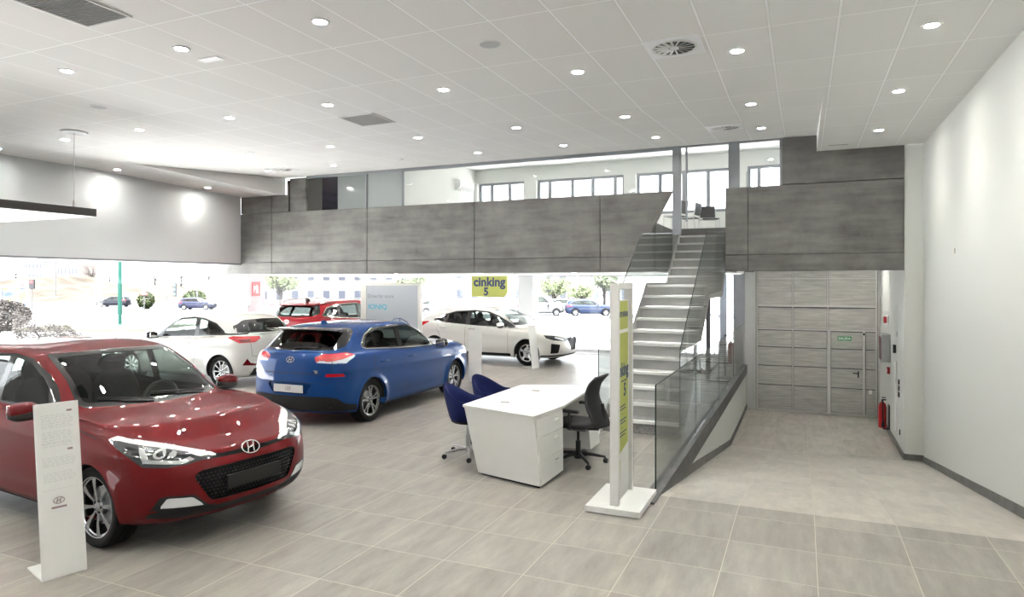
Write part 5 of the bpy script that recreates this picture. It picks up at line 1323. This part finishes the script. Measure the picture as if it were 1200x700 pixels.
MB().lathe([(.035, 0), (.035, .2), (.028, .2), (.028, 0)], c=(-2.12, .55, .235), axis='x', n=14, closed=True).build('exhaust', STEEL, blue, smooth=40)

# ======================================================= white coupe on the left
lvc = hatch_levels(2.09, -1.95, .865, 1.45, .745, [(-1.95, 1.04), (-1.3, 1.01), (-.4, .965), (.4, .945), (.9, .94)], (.95, .985), (.16, 1.385, -.40, -1.62, 1.33), (-1.86, 1.05))
SPEC_COUPE = dict(label='white three-door hatchback at the left behind the red car', loc=(-12.035, 10.82, 0), rz=R(180), scale=1.02, paint=paint('warm_white_paint', (.56, .555, .53), 0, .3),
    levels=lvc, ds=.022, disp=side_disp(2.57, .31, .86, .74), wb=2.57, tyre=.31, arch=.345, W=.865, rimstyle=RIM_C, cowl=(.95, .985), mirror=(.50, .86, 1.00), mirror_mat=BLKG, arch_mat=BLACKM,
    regions=[
        ('window_surround', [(.64, .955), (.55, 1.03), (.20, 1.262), (.02, 1.335), (-.35, 1.365), (-.65, 1.345), (-1.0, 1.25), (-1.26, 1.11), (-1.30, 1.068), (-1.40, 1.06), (-1.75, 1.075), (-1.75, 1.045), (-1.35, 1.03), (-.8, 1.0), (0, .965)], SUR),
        ('side_window', [(.42, .985), (.32, 1.13), (.12, 1.26), (-.02, 1.315), (-.42, 1.340), (-.50, .992)], dict(mat=CARGL, r=.03)),
        ('side_window', [(-.60, 1.02), (-.54, 1.325), (-.66, 1.31), (-.97, 1.215), (-1.19, 1.10), (-1.18, 1.06)], dict(mat=CARGL, r=.02)),
        ('windshield_frame', [(0, .985), (.60, 1.0), (.625, 1.02), (.50, 1.36), (.48, 1.375), (0, 1.385)], dict(mat=BLKG, ang=0)),
        ('windshield', [(0, 1.02), (.55, 1.03), (.585, 1.05), (.47, 1.34), (.44, 1.35), (0, 1.36)], dict(mat=CARGL, ang=0)),
        ('rear_window_frame', [(0, 1.07), (.70, 1.08), (.68, 1.20), (.54, 1.30), (.46, 1.322), (0, 1.335)], dict(mat=BLKG, ang=180)),
        ('rear_window', [(0, 1.10), (.56, 1.11), (.57, 1.14), (.44, 1.27), (0, 1.285)], dict(mat=CARGL_D, ang=180)),
        ('tail_light', [(.583, .986), (.692, 1.018), (1.17, 1.006), (1.196, .963), (1.10, .888), (.813, .882)], dict(mat=LAMPR, ang=130)),
        ('tail_light_lens', [(.80, .95), (1.02, .95), (1.0, .905), (.84, .90)], dict(mat=LAMPRD, ang=130)),
        ('rear_reflector', [(.50, .43), (.76, .45), (.69, .58), (.63, .49), (.50, .465)], dict(mat=LAMPRD, ang=180, center=False)),
        ('rear_bumper_lower', [(0, .24), (.62, .24), (.56, .38), (0, .40)], dict(mat=BUMPB, ang=180)),
        ('headlight', hl, dict(mat=LAMPS, ang=45)),
    ],
    gaps=[('panel_gap', GAPM, .006, [
        ([(.62, .24), (.66, .45), (.64, .80), (.70, .93)], 90, (1, -1)), ([(-.52, .30), (-.62, .6), (-.60, .97)], 90, (1, -1)), ([(.62, .245), (-.55, .25)], 90, (1, -1)),
        ([(-.62, 1.03), (-.60, .62), (.60, .62), (.62, 1.03)], 180, (1,))])])
coupe, S_coupe, _m = car(SPEC_COUPE)
belt_handle(S_coupe, coupe, SPEC_COUPE['paint'], (-.38,), .86)
p, n = S_coupe.hit(.50, .83, 180)
text('model_lettering', 'i20', .06, CHROME, coupe, frame_mat(tuple(p+n*.003), (0, -1, 0), (0, 0, 1)), bold=.003)
badge_at(S_coupe, coupe, .93, 180, .13)
MB().tube([(-1.05, 0, 1.43), (-1.22, 0, 1.60)], [.007, .004], 6).lathe([(0, 0), (.035, 0), (.025, .02), (0, .03)], c=(-1.05, 0, 1.425), n=12).build('antenna', BLACKP, coupe, smooth=50)

# ======================================================= white fastback at the back
lvi = hatch_levels(2.24, -2.23, .91, 1.45, .76, [(-2.2, 1.09), (-1.4, 1.05), (-.4, .985), (.55, .94), (1.0, .925)], (1.18, .96), (.32, 1.375, -.25, -1.62, 1.27), (-2.12, 1.10))
SPEC_FAST = dict(label='white fastback car near the back window, its nose to the right', loc=(-7.74, 16.65, 0), rz=R(-3), scale=1.02, paint=paint('pearl_white_paint', (.66, .655, .63), 0, .3),
    levels=lvi, ds=.026, disp=side_disp(2.7, .32, .84, .70), wb=2.7, tyre=.32, arch=.355, W=.91, rimstyle=RIM_D, cowl=(1.18, .96), mirror=(.68, .90, 1.0), seats=(.1, -.85),
    regions=[
        ('window_surround', [(1.0, .93), (.80, 1.05), (.48, 1.22), (.20, 1.32), (-.25, 1.355), (-.8, 1.32), (-1.18, 1.22), (-1.45, 1.10), (-1.44, 1.055), (-.8, 1.0), (0, .955)], SUR),
        ('side_window', [(.78, .975), (.56, 1.12), (.36, 1.23), (.12, 1.295), (-.32, 1.325), (-.34, .985)], dict(mat=CARGL, r=.03)),
        ('side_window', [(-.46, .998), (-.44, 1.325), (-.75, 1.295), (-1.0, 1.24), (-1.02, 1.035)], dict(mat=CARGL, r=.03)),
        ('side_window', [(-1.08, 1.05), (-1.07, 1.215), (-1.35, 1.11), (-1.35, 1.08)], dict(mat=CARGL_D, r=.02)),
        ('windshield_frame', [(0, .96), (.66, .985), (.66, 1.0), (.52, 1.35), (.50, 1.365), (0, 1.375)], dict(mat=BLKG, ang=0)),
        ('windshield', [(0, .985), (.62, 1.005), (.62, 1.02), (.48, 1.33), (.46, 1.34), (0, 1.35)], dict(mat=CARGL, ang=0)),
        ('rear_window', [(0, 1.12), (.60, 1.13), (.50, 1.25), (0, 1.26)], dict(mat=CARGL_D, ang=180)),
        ('tail_light', [(1.15, .94), (.95, .97), (.55, 1.05), (.50, 1.02), (.62, .92), (1.0, .90)], dict(mat=LAMPR, ang=135)),
        ('grille', [(0, .37), (.15, .375), (.31, .62), (.33, .67), (0, .69)], dict(mat=MESHG, ang=0, off=-.02)),
        ('headlight', [(-.657, .778), (-.946, .755), (-1.332, .665), (-1.35, .60), (-.89, .648), (-.714, .703)], dict(mat=LAMPD, ang=45)),
        ('headlight_lens', [(-1.22, .665), (-.95, .735), (-.93, .70), (-1.2, .63)], dict(mat=LAMPS, ang=45)),
        ('bumper_vent', [(-.834, .569), (-1.09, .535), (-1.03, .327), (-.819, .324)], dict(mat=MESHG, ang=45, r=.02)),
        ('lower_lip', [(0, .25), (.90, .24), (.90, .275), (.5, .285), (0, .285)], dict(mat=BUMPB, ang=0)),
        ('sill', [(.90, .22), (.90, .29), (-.90, .29), (-.90, .22)], dict(mat=BUMPB, ang=90, thr=.02)),
    ],
    gaps=[('panel_gap', GAPM, .006, [
        ([(.80, .24), (.84, .45), (.82, .80), (.88, .94)], 90, (1, -1)), ([(-.41, .30), (-.43, .6), (-.41, .99)], 90, (1, -1)), ([(-1.0, .36), (-1.2, .70), (-1.3, .84), (-1.22, 1.05)], 90, (1, -1))])])
fast, S_fast, _m = car(SPEC_FAST)
belt_handle(S_fast, fast, CHROME, (-.22, -1.1), .88)
badge_at(S_fast, fast, .70, 0, .14)
for sd in (1, -1):
    g = MB(); S_fast.ribbon(g, [(.17*sd, .39), (.33*sd, .64)], .045, 0, 1, lift=.006); g.build('grille_trim', mat('grille_silver', (.45, .47, .5), .3, .6), fast)

# ======================================================= red SUV at the back left
lvs = hatch_levels(2.24, -2.23, .925, 1.645, 1.0, [(-2.2, 1.24), (-1.3, 1.20), (-.4, 1.14), (.5, 1.08), (1.0, 1.06)], (1.10, 1.13), (.30, 1.56, -.3, -1.90, 1.53), (-2.12, 1.22), lo=.25)
SPEC_SUV = dict(label='red sport utility car behind the blue car, only its roof and rear window showing', loc=(-11.65, 15.1, 0), rz=R(90), scale=1.02, paint=paint('bright_red_paint', (.33, .012, .02), .15, .3),
    levels=lvs, ds=.03, disp=side_disp(2.67, .355, .95, .85), wb=2.67, tyre=.355, arch=.40, W=.925, rimstyle=RIM_D, cowl=(1.10, 1.13), mirror=(.60, .92, 1.15), arch_mat=BLACKM,
    regions=[
        ('window_surround', [(.80, 1.10), (.66, 1.18), (.36, 1.40), (.16, 1.50), (-.35, 1.54), (-1.2, 1.52), (-1.55, 1.44), (-1.78, 1.27), (-1.5, 1.22), (-.4, 1.155)], SUR),
        ('side_window', [(.55, 1.15), (.40, 1.30), (.2, 1.43), (-.32, 1.50), (-.34, 1.17)], dict(mat=CARGL, r=.03)),
        ('side_window', [(-.46, 1.18), (-.44, 1.50), (-1.08, 1.49), (-1.14, 1.22)], dict(mat=CARGL, r=.03)),
        ('side_window', [(-1.22, 1.24), (-1.20, 1.47), (-1.48, 1.41), (-1.66, 1.27)], dict(mat=CARGL, r=.02)),
        ('windshield', [(0, 1.15), (.62, 1.16), (.52, 1.50), (0, 1.53)], dict(mat=CARGL, ang=0)),
        ('rear_window_frame', [(0, 1.235), (.64, 1.26), (.70, 1.32), (.60, 1.52), (0, 1.54)], dict(mat=BLKG, ang=180)),
        ('rear_window', [(0, 1.27), (.56, 1.29), (.60, 1.33), (.52, 1.46), (0, 1.48)], dict(mat=CARGL, ang=180)),
        ('tail_light', [(1.0, 1.06), (.95, 1.12), (.52, 1.18), (.52, 1.10), (.9, 1.02)], dict(mat=LAMPR, ang=140)),
        ('headlight', [(-1.25, .90), (-1.0, .98), (-.55, 1.03), (-.62, .93), (-.95, .86)], dict(mat=LAMPS, ang=45)),
    ],
    gaps=[('window_trim', TRIMS, .016, [([(.60, 1.115), (-.4, 1.15), (-1.5, 1.215), (-1.80, 1.27), (-1.56, 1.45), (-1.2, 1.525), (-.35, 1.545)], 90, (1, -1))])])
suv, S_suv, _m = car(SPEC_SUV)
badge_at(S_suv, suv, 1.12, 180, .15)
for sd in (1, -1): MB().tube([(.0, sd*.60, 1.62), (-.1, sd*.60, 1.66), (-1.5, sd*.58, 1.64), (-1.7, sd*.57, 1.57)], .014, 8).build('roof_rail', STEEL, suv, smooth=60)
MB().prism([(-1.85, 1.53), (-2.02, 1.545), (-2.16, 1.54), (-2.14, 1.52), (-1.95, 1.50)], 'y', -.62, .62).build('spoiler', SPEC_SUV['paint'], suv, bevel=.012)
MB().prism([(-1.35, 1.61), (-1.43, 1.68), (-1.5, 1.69), (-1.5, 1.60)], 'y', -.022, .022).build('antenna', BLACKP, suv, bevel=.008)
# ------------------------------------------------------------------ outside. The street runs parallel to (c, s)
cT, sT = math.cos(TH), math.sin(TH)
def W2(l, t): return (cT*l-sT*t, sT*l+cT*t)
def gz(t): return float(pchip([0, 24, 40, 62, 85, 400], np.array([-.12, -.12, -.25, -.9, -1.2, -1.2]), np.array([t]))[0])
PAVE = mat('pale_paving', (.80, .79, .77), .8, noise=(.6, .12, 3)); ASPH = mat('asphalt', (.066, .066, .072), .8, spec=.02, noise=(.8, .12, 4)); GRASS = mat('dry_grass', (.062, .064, .042), .9, spec=.02, noise=(1.5, .35, 5))
EARTH = mat('dry_earth', (.050, .043, .036), .9, spec=.02, noise=(.25, .3, 6)); LEAF = mat('leaf_green', (.034, .045, .020), .7, spec=.02, noise=(3, .4, 3)); TWIG = mat('bare_twigs', (.022, .02, .02), .8, spec=.02); DULL = mat('dull_shrub', (.045, .041, .039), .8, spec=.02, noise=(4, .4, 3))
def strip(name, l0, l1, t0, t1, m_, dz, nt=24, clip=True):
    ts = [t0+(t1-t0)*i/nt for i in range(nt+1)]; vs = []; fs = []
    for t in ts:
        for l in (l0, l1): x, y = W2(l, t); vs.append((x, y, gz(t)+dz))
    for i in range(nt): a = i*2; fs.append((a, a+1, a+3, a+2))
    return MB().add(vs, fs).build(name, m_)
g = MB()
# ground round the building: everything beyond x = XL-.3 and y = YB+.3
vs = []; fs = []
xs_ = [XL-.3-k*3.5 for k in range(0, 95)]; 
def ghz(x, y): return gz(max(0, -sT*x+cT*y))
def grid(x0, x1, nx, y0, y1, ny):
    vs = [(x0+(x1-x0)*i/nx, y0+(y1-y0)*j/ny, ghz(x0+(x1-x0)*i/nx, y0+(y1-y0)*j/ny)) for i in range(nx+1) for j in range(ny+1)]
    g.add(vs, [(i*(ny+1)+j, (i+1)*(ny+1)+j, (i+1)*(ny+1)+j+1, i*(ny+1)+j+1) for i in range(nx) for j in range(ny)])
grid(-360, XL-.3, 80, -10, YB+.3, 8); grid(-360, 60, 90, YB+.3, 320, 70)
struct(g.build('ground', PAVE), 'pale paved ground outside the windows', 'ground')
gq = MB().add([(-60, -60, -.13), (30, -60, -.13), (30, -5.2, -.13), (-60, -5.2, -.13)], [(0, 1, 2, 3)]).build('ground_front', mat('front_asphalt', (.22, .22, .22), .9)); struct(gq, 'asphalt forecourt behind the viewer', 'ground')
struct(strip('road', -140, -16, 66, 112, ASPH, .04), 'grey road beyond the left window', 'road')
struct(strip('road', -14, 40, 47, 66, ASPH, .05), 'grey road beyond the back window', 'road')
gr = strip('grass', -24.5, -17.2, 31, 37, GRASS, .04); tag(gr, 'strip of dry grass outside the left window', 'grass', kind='stuff')
# earth mound
mb = MB(); vs = []; nx, ny = 60, 14
for i in range(nx+1):
    l = -118+92*i/nx
    for j in range(ny+1):
        t = 116+50*j/ny; q = j/ny
        hgt = (math.sin(min(1, q*1.5)*PI/2)**1.3)*(2.6+.9*math.sin(l*.11+1)+.5*math.sin(l*.31+q*3)+.25*math.sin(l*.9+q*7))*min(1, max(.25, (-l-34)/30.))
        x, y = W2(l, t); vs.append((x, y, -1.25+hgt*1.25))
mb.add(vs, [(i*(ny+1)+j, (i+1)*(ny+1)+j, (i+1)*(ny+1)+j+1, i*(ny+1)+j+1) for i in range(nx) for j in range(ny)])
tag(mb.build('earth_mound', EARTH, smooth=60), 'long bare earth bank beyond the road outside the left window', 'earth bank', kind='structure')
def at_px(px, t): return W2((px-600)/F*t, t)
def clump(name, px, t, w_, h_, m_, n, label, cat='bush', z=None, leaf=.12, flat=1., seed=1):
    rnd = random.Random(seed); mb = MB(); x, y = at_px(px, t); z = gz(t) if z is None else z
    for i in range(n):
        a = rnd.uniform(0, 2*PI); u = rnd.uniform(-1, 1); r_ = rnd.uniform(.55, 1)**.5
        p = Vector((math.cos(a)*math.sqrt(1-u*u)*w_*r_*.5, math.sin(a)*math.sqrt(1-u*u)*w_*r_*.5, h_*.52+u*h_*.48*r_))
        d = Vector((rnd.uniform(-1, 1), rnd.uniform(-1, 1), rnd.uniform(-1, 1))).normalized(); e_ = d.orthogonal().normalized(); s_ = leaf*rnd.uniform(.6, 1.3)
        mb.add([p-d*s_, p+e_*s_*.6, p+d*s_, p-e_*s_*.6], [(0, 1, 2, 3)])
    mb.tube([(0, 0, 0), (0, 0, h_*.5)], .05, 6)
    return tag(mb.build(name, m_, None, loc=(x, y, z)), label, cat)
def tree(px, t, h_, cr, label, leafy=True, seed=1, m_=None):
    rnd = random.Random(seed); x, y = at_px(px, t); T_ = thing('tree', label, 'tree', (x, y, gz(t)-.05), 0, 'trees across the street')
    mb = MB(); mb.tube([(0, 0, 0), (.05, 0, h_*.45), (0, .05, h_*.8)], [.16, .11, .04], 6)
    tips = []
    for i in range(26):
        a = rnd.uniform(0, 2*PI); z0 = h_*rnd.uniform(.3, .7); q = Vector((math.cos(a)*cr*rnd.uniform(.4, 1), math.sin(a)*cr*rnd.uniform(.4, 1), h_*rnd.uniform(.6, 1.0)))
        m1 = Vector((q.x*.4, q.y*.4, (z0+q.z)/2)); mb.tube([(0, 0, z0), m1, q], [.05, .03, .012], 5)
        for k in range(4):
            e_ = q+Vector((rnd.uniform(-1, 1), rnd.uniform(-1, 1), rnd.uniform(-.2, 1)))*cr*.35; mb.tube([m1*.5+q*.5, e_], [.015, .006], 4); tips.append(e_)
    mb.build('trunk', TWIG, T_)
    if leafy:
        lf = MB()
        for e_ in tips:
            for k in range(14):
                p = e_+Vector((rnd.gauss(0, 1), rnd.gauss(0, 1), rnd.gauss(0, .8)))*cr*.16
                d = Vector((rnd.uniform(-1, 1), rnd.uniform(-1, 1), rnd.uniform(-1, 1))).normalized(); e2 = d.orthogonal().normalized(); s_ = .13*rnd.uniform(.6, 1.3)
                lf.add([p-d*s_, p+e2*s_*.6, p+d*s_, p-e2*s_*.6], [(0, 1, 2, 3)])
        lf.build('foliage', m_ or mat('street_leaf', (.075, .088, .052), .8, spec=.02, noise=(3, .3, 3)), T_)
    return T_
clump('hedge', 0, 30, 2.4, 1.5, DULL, 6000, 'dull rounded hedge beside the poster case, far left', 'hedge', seed=2, leaf=.055)
rnd = random.Random(9); mb = MB()
for i in range(15000):
    px = rnd.uniform(15, 98); t = rnd.uniform(22.5, 29); hh = (.75+.25*math.sin(px*.23+t))*max(.2, 1-max(0, px-60)/45.)
    x, y = at_px(px, t); z = gz(t)+rnd.uniform(0, 1)**.6*hh
    p_ = Vector((x, y, z)); a_ = rnd.uniform(0, 6.3); d = Vector((math.cos(a_), math.sin(a_), rnd.uniform(-.3, .3))); e_ = Vector((-math.sin(a_), math.cos(a_), rnd.uniform(-.3, .3))); s_ = .042*rnd.uniform(.6, 1.3)
    mb.add([p_-d*s_, p_+e_*s_*.6, p_+d*s_, p_-e_*s_*.6], [(0, 1, 2, 3)])
tag(mb.build('shrubbery', DULL), 'low grey shrubbery outside the left window below the poster case', 'shrubbery', kind='stuff')
clump('bush', 171, 84, 2.0, 2.2, LEAF, 900, 'round green bush beside the warning sign beyond the road', seed=11, leaf=.14)
clump('bush', 228, 100, 3.2, 2.2, LEAF, 900, 'wide green bush behind the estate car', seed=12, leaf=.16)
for i, (px, t, h_, cr, l) in enumerate(((18, 150, 7.5, 2.0, 'bare tree above the poster case'), (108, 165, 7.5, 2.2, 'bare trees left of the green pole'), (128, 175, 7, 2.0, 'bare tree just left of the green pole'), (182, 160, 7, 2.4, 'bare tree behind the warning sign'), (212, 165, 7, 2.8, 'bare tree behind the traffic light'), (245, 170, 7.5, 2.6, 'bare tree near the corner pier'))):
    tree(px, t, h_, cr, l, False, 20+i)
tree(328, 60, 4.2, 1.35, 'leafy street tree behind the red sport utility car', True, 31)
tree(649, 78, 3.3, 1.5, 'leafy rounded tree right of the window column', True, 32)
tree(681, 84, 2.6, 1.4, 'low green tree between the rounded tree and the banner', True, 33)
tree(708, 66, 4.2, 1.2, 'tall thin leafed tree left of the banner totem', True, 34, mat('pale_leaf', (.085, .10, .06), .7, spec=.02))
tree(480, 70, 3.6, 1.3, 'leafy street tree left of the yellow sign', True, 35)
# street furniture
def pole(name, px, t, h_, r_, m_, label, cat, group=None, z0=None):
    x, y = at_px(px, t); T_ = thing(name, label, cat, (x, y, gz(t)), TH, group)
    MB().lathe([(0, 0), (r_*2.2, 0), (r_*2.2, .05), (r_, .08), (r_*.8, h_), (0, h_)], n=12).build('post', m_, T_, smooth=40); return T_
GRP = mat('green_paint', (.015, .052, .042), .5, spec=.02); WHP = mat('grey_galvanised', (.09, .09, .095), .5, spec=.02); BK = mat('signal_black', (.015, .015, .018), .5)
pole('street_post', 140.5, 36.5, 6.5, .11, GRP, 'green painted post outside the left window', 'post')
t_ = pole('traffic_light', 207.5, 72, 2.6, .07, WHP, 'traffic light on a grey post in front of the estate car', 'traffic light')
MB().box(-.42, -.08, -.12, .12, 1.75, 3.25).build('signal_head', BK, t_, bevel=.03)
mb = MB()
for k in range(3): mb.lathe([(0, -.125), (.12, -.125), (.12, -.11)], c=(-.25, 0, 2.0+k*.5), axis='y', n=14)
mb.build('lens', mat('signal_lens', (.05, .14, .12), .3), t_)
t_ = pole('traffic_light', 37.5, 78, 3.4, .07, WHP, 'traffic light showing red above the earth bank at the far left', 'traffic light')
MB().box(-.3, .3, -.12, .12, 2.6, 3.7).build('signal_head', BK, t_, bevel=.03)
MB().lathe([(0, -.13), (.2, -.13), (.2, -.11)], c=(0, 0, 3.4), axis='y', n=14).build('red_lens', mat('signal_red', (.5, .02, .02), .4, emit=(1, .05, .05), es=1.), t_)
for px, t, l in ((169, 76, 'triangular warning sign in front of the green bush'), (27, 50, 'triangular warning sign above the poster case')):
    t_ = pole('warning_sign', px, t, 2.3, .05, WHP, l, 'sign')
    MB().prism([(-.45, 1.9), (.45, 1.9), (0, 2.65)], 'y', -.09, -.07).build('sign_border', REDP, t_); MB().prism([(-.29, 1.99), (.29, 1.99), (0, 2.47)], 'y', -.10, -.091).build('sign_face', WHP, t_)
for px, t, h_, l in ((231, 90, 7, 'slim grey lamp post right of the traffic light'), (172, 110, 9, 'tall grey lamp post behind the warning sign'), (195, 120, 6.5, 'grey lamp post between the sign and the traffic light'), (116, 62, 4.6, 'short grey post left of the green post'), (65, 130, 14, 'tall lamp post above the earth bank')):
    t_ = pole('lamp_post', px, t, h_, .09, WHP, l, 'lamp post', 'lamp posts along the street')
    MB().tube([(0, 0, h_), (.4, 0, h_+.25), (1.1, 0, h_+.3)], .05, 6).box(.9, 1.5, -.1, .1, h_+.25, h_+.33).build('lamp_arm', WHP, t_)
x, y = at_px(17.5, 41); t_ = thing('poster_case', 'illuminated poster case with a blue and yellow poster, far left', 'poster case', (x, y, gz(41)), TH+.1)
MB().box(-.78, -.70, -.08, .08, 0, 2.15).box(.70, .78, -.08, .08, 0, 2.15).box(-.7, .7, -.08, .08, 2.07, 2.15).box(-.7, .7, -.08, .08, .0, .18).build('case', WHP, t_)
pm = bpy.data.materials.new('poster_print'); pm.use_nodes = True; nt_ = pm.node_tree; b_ = nt_.nodes['Principled BSDF']
tc_ = N(nt_, 'ShaderNodeTexCoord'); nn_ = N(nt_, 'ShaderNodeTexNoise'); nn_.inputs['Scale'].default_value = 1.6; nn_.inputs['Detail'].default_value = 2; nt_.links.new(tc_.outputs['Object'], nn_.inputs['Vector'])
rr_ = N(nt_, 'ShaderNodeValToRGB'); nt_.links.new(nn_.outputs['Fac'], rr_.inputs['Fac']); ee = rr_.color_ramp.elements; ee[0].position = .42; ee[0].color = (.008, .018, .035, 1); ee[1].position = .58; ee[1].color = (.07, .06, .018, 1)
e3 = ee.new(.5); e3.color = (.04, .048, .058, 1); nt_.links.new(rr_.outputs[0], b_.inputs['Base Color'])
MB().box(-.7, .7, -.05, .05, .18, 2.07).build('poster', pm, t_)
x, y = at_px(107, 45); t_ = thing('utility_cabinet', 'pale grey street cabinet in front of the road', 'cabinet', (x, y, gz(45)), TH)
MB().box(-.55, .55, -.3, .3, 0, .75).build('case', WHP, t_, bevel=.02); MB().box(-.6, .0, -.33, .33, .75, .80).build('lid', mat('lid_grey', (.15, .14, .13), .6), t_)
# buildings far off
def block(px0, px1, t, h_, col, label, rows, cols, dep=10):
    (x0, y0), (x1, y1) = at_px(px0, t), at_px(px1, t); w_ = math.hypot(x1-x0, y1-y0)
    T_ = thing('building', label, 'building', (x0, y0, gz(t)-.3), TH)
    MB().box(0, w_, 0, dep, 0, h_).box(-.15, w_+.15, -.15, dep+.15, h_, h_+.35).build('wall', mat('render_%02d' % int(col[0]*100), tuple(q*.19 for q in col), .8, spec=.02), T_)
    wm = MB()
    for i in range(rows):
        for j in range(cols):
            a = w_*(j+.3)/cols; z = h_*(i+.35)/rows
            MB().box(a, a+w_*.4/cols, -.06, .0, z, z+h_*.42/rows).build('window', mat('far_window', (.04, .044, .055), .5, spec=.02), T_)
    return T_
block(28, 50, 260, 12, (.50, .50, .52), 'pale block of flats on the horizon behind the red traffic light', 3, 5)
block(66, 92, 240, 10, (.52, .46, .44), 'low pinkish building on the horizon above the earth bank', 2, 6)
block(180, 262, 175, 3.2, (.60, .60, .60), 'long low white building behind the estate car', 1, 9)
block(300, 520, 105, 6.2, (.58, .57, .55), 'white building across the street behind the red sport utility car', 2, 12)
block(530, 668, 112, 6.6, (.62, .60, .58), 'white building across the street behind the yellow sign', 2, 8)
block(674, 740, 100, 7.0, (.60, .52, .46), 'peach coloured building across the street near the stair', 2, 4)
# cars in the street
def street_car(px, t, rz, col, label, W_=.88, H_=1.47, van=False, name='p'):
    if van: lv_ = hatch_levels(2.1, -2.2, .90, 1.85, 1.05, [(-2.15, 1.22), (-1.3, 1.2), (-.4, 1.18), (.6, 1.12), (1.1, 1.10)], (1.3, 1.14), (.65, 1.74, -.2, -2.0, 1.78), (-2.12, 1.24), lo=.25)
    else: lv_ = hatch_levels(2.2, -2.2, W_, H_, .80, [(-2.1, 1.02), (-1.3, .99), (-.4, .96), (.45, .94), (.95, .93)], (1.05, .97), (.25, 1.39, -.35, -1.85, 1.38), (-2.1, 1.04))
    top = 1.72 if van else H_-.12; b0 = 1.2 if van else 1.0
    reg = [('window_surround', [(.72, b0-.04), (.30, (b0+top)/2+.1), (.05, top-.03), (-.5, top+.0), (-1.3, top-.05), (-1.8, b0+.1), (-1.7, b0+.02)], SUR),
           ('side_window', [(.50, b0), (.2, (b0+top)/2+.06), (.0, top-.08), (-.4, top-.06), (-.4, b0+.01)], dict(mat=CARGL)),
           ('side_window', [(-.5, b0+.01), (-.5, top-.06), (-1.2, top-.09), (-1.55, b0+.1), (-1.5, b0+.05)], dict(mat=CARGL)),
           ('windshield', [(0, b0+.02), (.6, b0+.03), (.5, top-.08), (0, top-.05)], dict(mat=CARGL, ang=0)),
           ('rear_window', [(0, b0+.1), (.6, b0+.12), (.5, top-.10), (0, top-.08)], dict(mat=CARGL_D, ang=180)),
           ('tail_light', [(1.05, .84), (.95, .95), (.55, .98), (.55, .84)], dict(mat=LAMPR, ang=135)),
           ('headlight', [(-1.25, .68), (-1.0, .80), (-.55, .86), (-.62, .74), (-.95, .66)], dict(mat=LAMPS, ang=45)),
           ('grille', [(0, .4), (.4, .42), (.5, .62), (0, .66)], dict(mat=MESHG, ang=0))]
    x, y = at_px(px, t)
    return car(dict(label=label, loc=(x, y, gz(t)+.06), rz=rz, paint=paint('street_paint_'+name, col, .1, .35), levels=lv_, ds=.06, wb=2.65, tyre=.32, arch=.37, W=lv_[3]['w'], rimstyle=RIM_S, cowl=(1.05, 1.0), mirror=(.6, .88, 1.02), detail=0, regions=reg, group='cars in the street'))
street_car(133, 92, TH+PI, (.008, .009, .014), 'dark saloon car on the road left of the green post', name='dark')
street_car(232, 82, TH, (.014, .016, .035), 'dark blue estate car behind the traffic light', name='navy')
street_car(691, 59, TH, (.012, .02, .045), 'blue car parked across the street left of the banner totem', name='blue')
street_car(634, 60, TH, (.12, .12, .12), 'white van parked across the street right of the window column', van=True, name='white')
street_car(662, 72, TH, (.05, .05, .06), 'grey car half hidden between the white van and the blue car', name='grey')
street_car(518, 61, TH, (.08, .085, .095), 'pale car across the street below the yellow sign', name='pale')
# daylight sun, high and behind the viewer: lights the street, never enters the room
sd2 = bpy.data.lights.new('sun', 'SUN'); sd2.energy = SUN_E; sd2.angle = R(4); so2 = bpy.data.objects.new('sun', sd2); C.objects.link(so2)
d = Vector((-.15, .36, -.92)).normalized(); so2.rotation_euler = d.to_track_quat('-Z', 'Y').to_euler()

# lamps added to brighten the upper room, and lamps under the upper floor
j = 0
for x in (-8.2, -5.8, -3.4, -.9):
    for y in (15.3, 17.6):
        j += 1; dup(d0, (x, y, 5.698), 0, 'round downlight added to brighten the upper room, number %d' % j)
sd3 = sd_.copy(); sd3.name = 'soffit_beam'; sd3.energy = SPOT_W*.40; sd3.spot_size = R(150)
j = 0
for x, y in [(a, b) for a in (-12.5, -10, -7.5, -5.0) for b in (15.2, 17.4)]:
    j += 1; d_ = dup(d0, (x, y, ZU+.009), 0, 'round recessed downlight under the upper floor, number %d' % j)
    for ch in d_.children:
        if ch.type == 'LIGHT': ch.data = sd3

sd4 = sd_.copy(); sd4.name = 'garage_beam'; sd4.energy = SPOT_W*1.3
for j, (x, y) in enumerate(((-.55, 16.9), (1.1, 16.9))):
    d_ = dup(d0, (x, y, 3.0), 0, 'round recessed downlight above the foot of the ramp, %s one' % ('left', 'right')[j])
    for ch in d_.children:
        if ch.type == 'LIGHT': ch.data = sd4
# ------------------------------------------------------------------ daylight
w = bpy.data.worlds.new('world'); bpy.context.scene.world = w; w.use_nodes = True
nt = w.node_tree; bg = nt.nodes['Background']
bg.inputs['Color'].default_value = (.93, .97, 1, 1); bg.inputs['Strength'].default_value = 2.4
sc = bpy.context.scene
sc.view_settings.view_transform = 'Standard'; sc.view_settings.look = 'None'; sc.view_settings.gamma = 1; sc.view_settings.use_curve_mapping = False
sc.view_settings.exposure = 1.08
sc.cycles.max_bounces = 8; sc.cycles.diffuse_bounces = 6; sc.cycles.glossy_bounces = 4; sc.cycles.transparent_max_bounces = 16
sc.cycles.caustics_reflective = False; sc.cycles.caustics_refractive = False; sc.cycles.sample_clamp_indirect = 6
